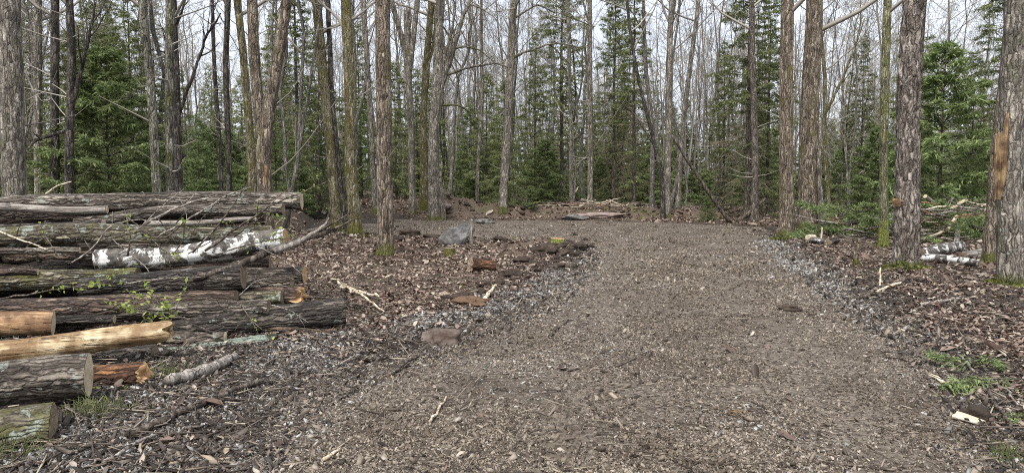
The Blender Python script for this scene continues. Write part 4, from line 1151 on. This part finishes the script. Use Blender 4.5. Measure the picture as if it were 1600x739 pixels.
hero((1545, 420), [(1550, 320), (1556, 240), (1566, 150), (1580, 0)], (20, 15), 't_brown', 'leaning brown trunk just left of the split trunk', Y=14.0, mosstuft=80)
hero((1580, 448), [(1579, 300), (1583, 150), (1590, 0)], (42, 38), 't_grey', 'large grey trunk with long orange strip at the right edge', ridge=.09, flare=.35, seg=48, mosstuft=420, wound=[(1575, 178, 312, 8.5, 'wound')])

# ---- woodland of copied trees
BARE = [bare_variant(301, 17, .10, 20, twigs=7), bare_variant(302, 19, .085, 20, fork=True, twigs=7), bare_variant(303, 15, .065, 18, buds=700, twigs=7), bare_variant(304, 18, .11, 22, fork=True, twigs=7),
        bare_variant(305, 13, .05, 16, t0=.15, buds=500, twigs=7), bare_variant(306, 16, .075, 20, fork=True, twigs=7), bare_variant(307, 20, .11, 18, t0=.35, twigs=7), bare_variant(308, 11, .04, 18, t0=.1, twigs=7)]
SPR = [spruce_variant(401, 15, 2.1, .30), spruce_variant(402, 11, 1.8, .15), spruce_variant(403, 8, 1.7, .05, gap_=.28), spruce_variant(404, 17, 1.9, .38),
       spruce_variant(405, 9, 1.5, .3), spruce_variant(406, 6, 1.6, .0, gap_=.25, mat='needle_lt')]
FIR = [spruce_variant(411, 4.6, 1.8, 0, dens=44, nl=6, gap_=.2, droop=.25, mat='needle_lt', dead=False), spruce_variant(412, 3.0, 1.15, 0, dens=44, nl=6, gap_=.19, droop=.2, mat='needle_lt', dead=False)]
SP = ('trunk', 'crown', 'dead_branches'); BP = ('trunk', 'crown', 'young_leaves')

def zone(x, y):
    px = 800 + F * x / y
    return 'behind the log pile' if px < 470 else ('behind the clearing' if px < 1000 else ('beyond the far gravel edge' if px < 1300 else 'behind the brush pile'))
taken = []
def free(x, y, d):
    return all((x - a) ** 2 + (y - b_) ** 2 > d * d for a, b_ in taken)

def spr(px, Y, v, h, label, rz=0, name='spruce_tree', lst=None, w=None, sink=0):
    me = (lst or SPR)[v]; H0 = max(vv.co.z for vv in me[0].vertices)
    x = (px - 800) / F * Y; taken.append((x, Y))
    s = h / H0
    place_tree(name, me, SP, (x, Y, hz(x, Y) - .05 - sink), rz, (w or s, s), label, 'conifer')
spr(172, 19.5, 0, 5.2, 'bushy green spruce behind the left end of the pile', .3, lst=FIR, name='fir_tree', w=1.25)
spr(118, 19, 2, 5.6, 'dark spruce among the far left trunks', 1.3)
spr(150, 22, 1, 7.6, 'tall dark spruce rising over the bushy one at left', 2.3)
spr(215, 22, 1, 8.2, 'mid green spruce left of the pale footed pair', .9)
spr(312, 30, 5, 4.2, 'low spruce in the gap right of the pale footed pair', .7)
spr(468, 33, 3, 14, 'dark spruce right of the big forked tree', .5)
spr(500, 30, 2, 7.5, 'mid height spruce behind the leaning mossy trunk', 1.6)
spr(432, 27, 5, 4.6, 'low green spruce behind the fork of the big tree', 2.6)
spr(620, 37, 2, 7.0, 'spruce showing behind the stout clearing trunk', 2.9)
spr(760, 40, 2, 7.2, 'spruce left of the lone curved trunk', 1.1)
spr(838, 40, 1, 9.5, 'spruce right of the lone curved trunk', .1)
spr(876, 42, 0, 17, 'tallest spruce reaching the top right of the curved trunk', 1.9)
spr(958, 39, 0, 13, 'tall brownish spruce right of the straight slender trunk', 2.2)
spr(990, 37, 3, 14, 'lanky spruce left of the grey leafless trunk', .8)
spr(1130, 36, 4, 8.5, 'thin spruce above the foot of the leaning pole', 1.2)
spr(1166, 31, 0, 15, 'tall dark spruce left of the mossy footed trunk', 2.0)
spr(1200, 33, 1, 11, 'dense spruce close behind the mossy footed trunk', .4)
spr(1465, 24, 0, 6.2, 'broad bright fir behind the brush pile', .9, lst=FIR, name='fir_tree', w=1.45)
spr(1515, 27, 2, 6.5, 'dark fir right of the broad bright one', 1.9, name='fir_tree')
spr(1340, 32, 1, 8.0, 'spruce in the shade left of the lime moss trunk', 2.4)
spr(1560, 24, 3, 13, 'tall spruce with sweeping boughs near the right edge', .2)
b = gnd(829, 329); place_tree('fir_sapling', FIR[1], SP, b, .5, (.36, .36), 'small bluish fir sapling at the back of the clearing', 'sapling')
b = gnd(1105, 347); place_tree('fir_sapling', FIR[0], SP, b, .5, (.24, .24), 'fir sapling beside the foot of the leaning pole', 'sapling')

def ok_place(x, y):
    px = 800 + F * x / y
    if y < 35 and 470 < px < 1300: return False
    if y < 36 and 1000 < px < 1300 and y < 33: return False
    if px <= 470 and y < 19: return False
    if px >= 1300 and y < 26: return False
    return True

rw = random.Random(77)
def sample(n, y0, y1, dmin, half=.82):
    out = []; tries = 0
    while len(out) < n and tries < n * 60:
        tries += 1
        y = math.sqrt(rw.uniform(y0 * y0, y1 * y1)); x = rw.uniform(-half, half) * y
        if ok_place(x, y) and free(x, y, dmin): taken.append((x, y)); out.append((x, y))
    return out
for i, (x, y) in enumerate(sample(290, 19, 84, .8)):
    v = rw.randrange(len(BARE)); s = rw.uniform(.8, 1.2); z = zone(x, y)
    place_tree('bare_tree', BARE[v], BP, (x, y, hz(x, y) - .1), rw.uniform(0, 6.28), (s * rw.uniform(.85, 1.1), s), 'slender leafless tree in the wood ' + z, 'tree', 'leafless trees ' + z)
for i, (x, y) in enumerate(sample(85, 24, 74, 1.1)):
    z = zone(x, y); v = rw.choice([0, 1, 1, 2, 2, 2, 3, 4, 4, 5, 5, 5]); s = rw.uniform(.7, 1.05)
    place_tree('spruce_tree', SPR[v], SP, (x, y, hz(x, y) - .1), rw.uniform(0, 6.28), (s * rw.uniform(.9, 1.15), s), 'green conifer among the trees ' + z, 'conifer', 'conifers ' + z)
for i, (x, y) in enumerate(sample(130, 22, 60, .8)):
    z = zone(x, y); v = rw.randrange(2); s = rw.uniform(.45, .95)
    place_tree('young_fir', FIR[v], SP, (x, y, hz(x, y) - .1), rw.uniform(0, 6.28), (s * 1.1, s), 'low young fir in the undergrowth ' + z, 'young fir', 'young firs ' + z)

def distant_wood():
    """far-off wood that reads as one mass"""
    rr = np.random.default_rng(909)
    srcs = []
    for me in (SPR[1][1], SPR[2][1], SPR[5][1]):
        V = np.zeros(len(me.vertices) * 3, np.float32); me.vertices.foreach_get('co', V); V = V.reshape(-1, 3, 3)
        V = V[rr.permutation(len(V))[:3800]]
        c = V.mean(1, keepdims=True); srcs.append(c + (V - c) * 2.2)
    out = []
    for i in range(480):
        y = rr.uniform(68, 115); x = rr.uniform(-.9, .9) * y; a = rr.uniform(0, 6.28); s = rr.uniform(.75, 1.15)
        V = srcs[i % 3] * s
        c, sn = math.cos(a), math.sin(a)
        out.append(np.stack([V[..., 0] * c - V[..., 1] * sn + x, V[..., 0] * sn + V[..., 1] * c + y, V[..., 2] + float(base_h(np.array([x]), np.array([y]))[0])], -1))
    tb = MB()
    for i in range(310):
        y = rr.uniform(60, 112); x = rr.uniform(-.85, .85) * y; H = rr.uniform(12, 20); r = rr.uniform(.05, .13)
        z0 = float(base_h(np.array([x]), np.array([y]))[0]); ln_ = rr.normal(0, .05, 2)
        p0 = np.array([x, y, z0 - .1])
        pth = np.array([p0 + np.array([ln_[0] * H * t + rr.normal(0, .08), ln_[1] * H * t, H * t]) for t in (0, .25, .5, .75, 1)])
        tb.tube(pth, np.linspace(r, .02, 5), 4)
        for k in range(15):
            t = rr.uniform(.2, .95); a = rr.uniform(0, 6.28); L = (1.25 - t) * H * .24 * rr.uniform(.5, 1.2)
            c_ = np.array([np.interp(t, np.linspace(0, 1, 5), pth[:, q]) for q in range(3)]); d = np.array([math.cos(a) * .8, math.sin(a) * .8, rr.uniform(.4, 1.2)])
            e = c_ + d * L * .55; f_ = e + (d + rr.normal(0, .25, 3)) * L * .5
            tb.tube(np.array([c_, e, f_]), [.03, .02, .01], 3)
            for q in range(3):
                g_ = c_ + (f_ - c_) * rr.uniform(.3, .95); tb.tube(np.array([g_, g_ + (d + rr.normal(0, .6, 3)) * L * .35]), [.013, .008], 3)
    tag(link('distant_trunks', tb.mesh('distant_trunks'), M['twig']), 'far off bare trunks standing in the distant wood', kind='stuff')
    T = np.concatenate(out); mb = MB(); mb.add(T.reshape(-1, 3), None, np.arange(len(T) * 3).reshape(-1, 3))
    tag(link('distant_wood', mb.mesh('distant_wood'), M['needle']), 'far off dark green wood behind all other trees', kind='stuff')
distant_wood()

# ------------------------------------------------------------------ rocks, stumps and brush
def rock(name, loc, sx, sy, sz, mat, label, cat='rock', seed=0, sub=24, amp=.35, peak=0, rz=0, sink=.25, angular=True, group=None, cuts=11, kmin=.62):
    u = np.linspace(0, math.pi, sub); v = np.arange(sub * 2) * math.pi / sub
    U, Vv = np.meshgrid(u, v, indexing='ij')
    d = np.stack([np.sin(U) * np.cos(Vv), np.sin(U) * np.sin(Vv), np.cos(U)], -1)
    r = np.ones(U.shape)
    rr = np.random.default_rng(seed)
    if angular:
        for _ in range(cuts):                                      # flat broken faces
            nrm = rr.normal(0, 1, 3); nrm /= np.linalg.norm(nrm); k = rr.uniform(kmin, .95)
            dp = d @ nrm
            r = np.where(dp > .05, np.minimum(r, k / np.maximum(dp, .05)), r)
    r = r * (1 + amp * (vn3(d[..., 0] * 2 + 5, d[..., 1] * 2 + 5, d[..., 2] * 2 + 5, seed) - .5) + amp * .35 * (vn3(d[..., 0] * 7 + 5, d[..., 1] * 7 + 5, d[..., 2] * 7 + 5, seed + 1) - .5))
    P = d * r[..., None] * np.array([sx, sy, sz])
    if peak: P[..., 0] += peak * np.maximum(P[..., 2], 0)
    mb = MB(); mb.add(P.reshape(-1, 3), ring_quads(sub, sub * 2))
    loc = Vector(loc); loc.z += sz * (1 - 2 * sink)
    o = link(name, mb.mesh(name, False), M[mat], loc=loc); o.rotation_euler = (0, 0, rz)
    return tag(o, label, cat, group)
rb0 = random.Random(12)
b = gnd(711, 381)
rock('boulder', b, .50, .44, .36, 'rock_grey', 'pointed dark grey boulder beside the leaf covered island', seed=33, peak=.6, sink=.28, amp=.20, cuts=13, kmin=.50, sub=48)
make_log('standing_slab', b + Vector((.40, -.12, -.05)), b + Vector((.42, -.1, .62)), .05, .045, 'grey_wood', 'upright pale slab of wood against the grey boulder', 'wood', seg=14, jagB=.08, endB='grey_wood')
rock('rock', gnd(686, 330), .5, .4, .28, 'rock_pink', 'pale pinkish rock in the rubble behind the island', seed=7)
rock('rock', gnd(757, 349), .40, .3, .12, 'rock_grey', 'small grey rock right of the boulder by the far gravel', seed=9)
rock('rock', gnd(940, 341), 1.1, .5, .16, 'rock_pink', 'long flat slab of rock at the foot of the brush heap', seed=12)
rock('rock', gnd(900, 343), .6, .4, .14, 'rock_grey', 'small flat rock left of the long slab', seed=13)
rock('rock', gnd(692, 535), .22, .16, .11, 'rock_rust', 'half buried rusty red rock at the left gravel edge', seed=15, amp=.35, sink=.3, rz=.3)
rock('clay_mound', gnd(735, 475), .24, .20, .07, 'clay', 'orange clay patch in the leaves left of the gravel', 'clay', seed=16, angular=False, amp=1.0, sink=.35, sub=40)
rock('clay_mound', gnd(870, 388), .42, .25, .10, 'earth', 'dark earth clod beside the yellow stump', 'earth', seed=17, angular=False, amp=.8)
for i, (px, py, s) in enumerate([(905, 388, .22), (880, 398, .2), (850, 396, .26), (820, 412, .22), (800, 432, .2), (640, 368, .3), (675, 374, .25), (1232, 486, .13), (620, 378, .22), (780, 376, .2), (870, 420, .18)]):
    rock('earth_clod', gnd(px, py), s, s * .7, s * .4, 'earth', 'dark clod of torn earth along the gravel edge', 'earth clod', seed=30 + i, angular=False, amp=.9, group='earth clods along the gravel edge')
for i in range(70):
    t_ = rb0.uniform(0, 1); k_ = [(905, 384), (890, 396), (862, 404), (830, 418), (800, 436), (760, 452), (700, 482)]
    q_ = t_ * 5.99; i_ = int(q_); px_ = k_[i_][0] + (k_[i_ + 1][0] - k_[i_][0]) * (q_ - i_) + rb0.gauss(0, 14); py_ = k_[i_][1] + (k_[i_ + 1][1] - k_[i_][1]) * (q_ - i_) + rb0.gauss(0, 7)
    s_ = rb0.uniform(.03, .12); rock('earth_clod', gnd(px_, py_), s_, s_ * .7, s_ * .5, 'earth', 'dark clod of torn earth along the gravel edge', 'earth clod', seed=130 + i, amp=1.0, group='earth clods along the gravel edge', sub=12, rz=rb0.uniform(0, 6))
for i in range(70):
    px_ = rb0.uniform(600, 1190); Y_ = rb0.uniform(31.6, 33.2); x_ = (px_ - 800) / F * Y_; s_ = rb0.uniform(.05, .18)
    rock('earth_clod', (x_, Y_, hz(x_, Y_)), s_, s_ * .7, s_ * .5, 'earth', 'dark clod of torn earth on the low far berm', 'earth clod', seed=230 + i, amp=1.0, group='earth clods of the far berm', sub=10, rz=rb0.uniform(0, 6))
# stumps
b = gnd(870, 388); make_log('stump', b - Vector((0, 0, .05)), b + Vector((.01, 0, .22)), .20, .16, 't_lime', 'freshly cut low stump with yellow top at the island tip', 'stump', seg=30, endA=None, endB='cut_orange', lump=.12)
b = gnd(702, 401); make_log('stump', b - Vector((0, 0, .05)), b + Vector((0, 0, .17)), .13, .11, 't_mossy', 'small mossy stump below the grey boulder', 'stump', seg=26, endA=None, endB='dark')
b = gnd(733, 426); make_log('log', b + Vector((0, 0, .10)), b + Vector((.42, .22, .08)), .12, .10, 'bark_rotten', 'short rotten log stub on the island edge', 'log', seg=26, endA='dark', endB='dark', jagA=.06)
b = gnd(1338, 418); make_log('stump', b - Vector((0, 0, .05)), b + Vector((.01, 0, .42)), .055, .045, 't_brown', 'thin brown stub post left of the shaggy trunk', 'stump', seg=16, endA=None, endB='cut_dark', jagB=.05)
# right side debris
def two(px0, px1, r0, r1, mat, label, lift=0, lift1=0, cat='log', **k):
    a = gnd(*px0); c = gnd(*px1); a.z += r0 + lift; c.z += r1 + lift1
    return make_log(k.pop('name', 'log'), a, c, r0, r1, mat, label, cat, **k)
two((1440, 402), (1500, 396), .11, .12, 'birch', 'fat white birch log with shaggy bark by the shaggy trunk', seg=30, lump=.1, endA='dark', endB='pale_wood', ridge=.1)
two((1446, 408), (1532, 420), .09, .06, 'birch', 'thin white birch pole crossing below the fat birch log', seg=24, lump=.12, endA='dark', endB='dark', jagA=.05, bend=.06)
two((1268, 380), (1292, 384), .10, .06, 'birch', 'white piece of broken wood right of the mossy twin trunks', cat='wood', jagA=.1, jagB=.12, seg=20, endA='pale_wood', endB='pale_wood', lump=.2)
two((1262, 376), (1272, 374), .07, .06, 'pale_wood', 'pale chunk of wood behind the white broken piece', cat='wood', seg=16, endA='pale_wood', endB='pale_wood', lump=.2)
two((1293, 384), (1310, 380), .09, .07, 'bark_black', 'black broken chunk of wood beside the white broken piece', cat='wood', seg=18, jagB=.08, endA='dark', endB='dark', lump=.2)
b = gnd(1283, 378); make_log('splinter', b, b + Vector((.01, 0, .36)), .035, .02, 'pale_wood', 'upright pale splinter behind the white broken piece', 'wood', seg=10, jagB=.1, endB='pale_wood', endA=None)
two((1505, 405), (1535, 402), .08, .09, 'grey_wood', 'pale grey rotted log lump by the leaning brown trunk', seg=20, lump=.25, endA='dark', endB='dark')
two((1500, 380), (1512, 366), .07, .08, 'grey_wood', 'short grey birch length sticking out of the brush', lift=.02, lift1=.4, seg=20, endA='cut_dark', endB='cut')
YB = 21.0
def blog(x0, y0, x1, y1, d, mat, label, Y=YB, **k):
    return plog(x0, y0, Y, x1, y1, Y + .4, d, d * .85, mat, label, group='logs in the brush pile', seg=18, step=.06, **k)
blog(1390, 338, 1478, 322, 8, 'bark_black', 'dark pole with pale cut end high on the brush pile')
blog(1480, 347, 1560, 336, 8, 'peel_orange', 'long orange peeled pole on the right of the brush pile')
blog(1310, 350, 1372, 338, 7, 'bark_black', 'dark pole among green boughs left of the lime moss trunk')
blog(1446, 306, 1468, 326, 6, 'grey_wood', 'thin pale pole sloping down the brush pile top')
blog(1470, 335, 1512, 312, 6, 'pale_wood', 'pale pole leaning up out of the brush pile', Y=20.6)
blog(1380, 362, 1450, 362, 6, 'grey_wood', 'low grey pole between the lime moss and shaggy trunks', Y=19.8)
blog(1480, 358, 1495, 338, 6, 'pale_wood', 'short pale splinter tilted before the brush pile', Y=19.5)
blog(1440, 376, 1470, 362, 5, 'pale_wood', 'thin pale stick at the foot of the brush pile', Y=19.2)
blog(1300, 372, 1400, 378, 6, 'stick_dark', 'thin dark pole lying on the leaves before the boughs', Y=19.4)
blog(1500, 345, 1560, 365, 7, 'bark_grey', 'grey pole sinking into the right end of the brush pile', Y=20.2)
def bough_mesh(seed, L=1.3):
    rr = np.random.default_rng(seed)
    pts, tr = needle_branch(rr, np.zeros(3), np.array([1, 0, .25]), L, 55, 5, .4, .9)
    mb = MB(); mb.tube(pts, np.linspace(.014, .004, len(pts)), 4)
    sm_ = mb.mesh('stem', True); sm_.materials.append(M['stick_dark'])
    nb = MB(); nb.add(tr.reshape(-1, 3), None, np.arange(len(tr) * 3).reshape(-1, 3))
    nm = nb.mesh('needles'); nm.materials.append(M['needle_lt'])
    return sm_, nm
BOUGH = [bough_mesh(900 + i, 1.1 + .15 * i) for i in range(4)]
rb = random.Random(3)
def bough(loc, rot, s, label, group=None):
    o = empty('fir_bough', loc); o.rotation_euler = rot; o.scale = (s, s, s)
    tag(o, label, 'bough', group)
    sm_, nm = rb.choice(BOUGH); link('stem', sm_, None, parent=o); link('needles', nm, None, parent=o)
for i in range(120):
    px = rb.uniform(1285, 1570); Y = rb.uniform(19.8, 23.0)
    x = (px - 800) / F * Y
    top = (.35 + .75 * math.exp(-((px - 1490) / 70.0) ** 2) + .3 * math.exp(-((px - 1340) / 45.0) ** 2)) * (1 if Y > 20.6 else .6)
    bough((x, Y, hz(x, Y) + rb.uniform(.05, top)), (rb.uniform(-.5, .5), rb.uniform(-.35, .35), rb.uniform(0, 6.28)), rb.uniform(.7, 1.15), 'cut green fir bough in the brush pile', 'fir boughs of the brush pile')
GB = 'twigs of the brush pile'
for i in range(110):
    px = rb.uniform(1300, 1575); Y = rb.uniform(18.8, 21.6); x = (px - 800) / F * Y; z = hz(x, Y) + rb.uniform(.05, .95 if px > 1400 else .45)
    a = rb.choice([0, math.pi]) + rb.gauss(0, .6); L = rb.uniform(.4, 1.5)
    stick('brush_twig', [(x, Y, z), (x + math.cos(a) * L, Y + math.sin(a) * L * .6, z + rb.uniform(-.2, .35))], [rb.uniform(.014, .036), .009], rb.choice(['stick_dark', 'grey_wood', 'grey_wood', 'stick_dark', 'pale_wood', 'peel_orange']),
          'thin broken twig tangled in the brush pile', 'twig', GB, 5, .03, i, 1)
# straw coloured brush heap at the far edge of the gravel
for i in range(40):
    px = rb.uniform(860, 985); Y = rb.uniform(32.4, 34.6); x = (px - 800) / F * Y; z = hz(x, Y) + rb.uniform(.0, .22); a = rb.uniform(-.5, .5) + (math.pi if rb.random() < .5 else 0); L = rb.uniform(.5, 1.4)
    stick('brush_stick', [(x, Y, z), (x + math.cos(a) * L, Y + math.sin(a) * L, z + rb.uniform(-.05, .3))], [.02, .01], rb.choice(['peel_orange', 'pale_wood', 'grey_wood', 'stick_dark']),
          'straw coloured stick in the low heap at the far gravel edge', 'stick', 'sticks of the low far heap', 5, .03, i)
for i, (px, py, s, lab) in enumerate([(1562, 585, .42, 'green fir sprig lying at the right gravel edge'), (1592, 602, .5, 'fuller green fir sprig nearer the right picture edge'), (1530, 562, .35, 'small fir sprig behind the fuller one at right'),
                                 (1592, 690, .4, 'green fir sprig in the lower right corner'), (1560, 668, .3, 'small fir sprig beside the pale wood chip')]):
    b = gnd(px, py, .04); bough(b, (0, .05, 2.4 + i * 1.1), s, lab)
two((1490, 655), (1535, 668), .030, .022, 'pale_wood', 'pale flat wood chip in the lower right brush', cat='wood', name='wood_chip', seg=12, jagB=.06, jagA=.03, endA='pale_wood', endB='pale_wood', lump=.3)
two((1455, 590), (1475, 602), .018, .014, 'pale_wood', 'pale splintered chip on the right gravel edge', cat='wood', name='wood_chip', seg=10, jagB=.05, endA='pale_wood', endB='pale_wood', lump=.3)
two((1405, 515), (1440, 527), .015, .012, 'pale_wood', 'cream splinter among grey stones at the right gravel edge', cat='wood', name='wood_chip', seg=10, jagB=.05, endA='pale_wood', endB='pale_wood', lump=.3)
b = gnd(1522, 655); rock('rock', b, .10, .08, .07, 'earth', 'small dark stone behind the pale wood chip', seed=60)
# straw tuft on the gravel
c0 = gnd(1152, 648); mb = MB(); rr = np.random.default_rng(8)
for i in range(26):
    a = rr.uniform(0, 6.28); p = np.array([rr.normal(0, .035), rr.normal(0, .025), .008 + rr.uniform(0, .012)]); d = np.array([math.cos(a), math.sin(a) * .7, rr.uniform(-.05, .25)]) * rr.uniform(.03, .09)
    mb.tube(np.array([p - d * .5, p + np.array([0, 0, .012]), p + d * .5]), [.0015, .002, .0012], 4)
tag(link('straw_tuft', mb.mesh('straw_tuft'), M['peel_cream'], loc=c0), 'small tuft of yellow straw on the open gravel', 'straw')

def grass_tuft(px, py, n, h, label, seed):
    c0 = gnd(px, py); rr = np.random.default_rng(seed); mb = MB()
    for i in range(n):
        a = rr.uniform(0, 6.28); p = np.array([rr.normal(0, .10), rr.normal(0, .07), 0]); d = np.array([math.cos(a), math.sin(a), 0]) * rr.uniform(.2, .9) * h
        hh = h * rr.uniform(.4, 1.1)
        mb.tube(np.array([p, p + d * .4 + [0, 0, hh * .7], p + d + [0, 0, hh * rr.uniform(.5, 1)]]), [.003, .0025, .001], 3)
    tag(link('grass_tuft', mb.mesh('grass_tuft'), M['grass'], loc=c0), label, kind='stuff')
grass_tuft(150, 650, 90, .16, 'wispy green grass tuft before the big sawn log', 5)
grass_tuft(262, 590, 50, .14, 'small grass tuft at the foot of the lichen crusted log', 6)
grass_tuft(20, 715, 60, .14, 'grass tuft at the lower left picture corner', 7)
grass_tuft(1585, 720, 60, .12, 'grass tuft in the lower right picture corner', 8)

# ------------------------------------------------------------------ light
SUN_EL, SUN_AZ = R(55), R(200)
w = bpy.data.worlds.new('World'); scene.world = w; w.use_nodes = True
nt = w.node_tree; nt.nodes.clear(); g = N(nt)
sky = g.n('ShaderNodeTexSky', sky_type='NISHITA'); sky.sun_disc = False; sky.sun_elevation = SUN_EL; sky.sun_rotation = SUN_AZ
sky.dust_density = 3.0; sky.air_density = 1.0
tc = g.n('ShaderNodeTexCoord')
nz = g.noise(tc.outputs['Generated'], 2.2, 5, .55)
cloud = g.ramp(nz, [(.3, (3.1, 3.36, 3.85)), (.7, (4.15, 4.36, 4.75))])
c = g.mix(.88, sky.outputs[0], cloud)
bg = g.n('ShaderNodeBackground'); bg.inputs[1].default_value = .1; g.l(c, bg.inputs[0])
out = g.n('ShaderNodeOutputWorld'); g.l(bg.outputs[0], out.inputs[0])
sd_ = bpy.data.lights.new('sun', 'SUN'); sd_.energy = 1.5; sd_.angle = R(24); sd_.color = (1, .97, .93)
so = bpy.data.objects.new('sun', sd_); col.objects.link(so)
# sky rotation is measured clockwise from +Y; light travels from the sun to the ground
sx_, sy_ = math.sin(SUN_AZ), math.cos(SUN_AZ)
dirv = -Vector((sx_ * math.cos(SUN_EL), sy_ * math.cos(SUN_EL), math.sin(SUN_EL)))
so.rotation_mode = 'QUATERNION'; so.rotation_quaternion = dirv.to_track_quat('-Z', 'Y'); so.location = (0, -20, 30)

vs = scene.view_settings
vs.view_transform = 'Standard'; vs.look = 'None'; vs.gamma = 1; vs.exposure = 1.65; vs.use_curve_mapping = False
scene.cycles.max_bounces = 5; scene.cycles.diffuse_bounces = 3; scene.cycles.transmission_bounces = 2; scene.cycles.transparent_max_bounces = 4
scene.cycles.use_denoising = False
scene.cycles.pixel_filter_type = 'BLACKMAN_HARRIS'; scene.cycles.filter_width = 1.0
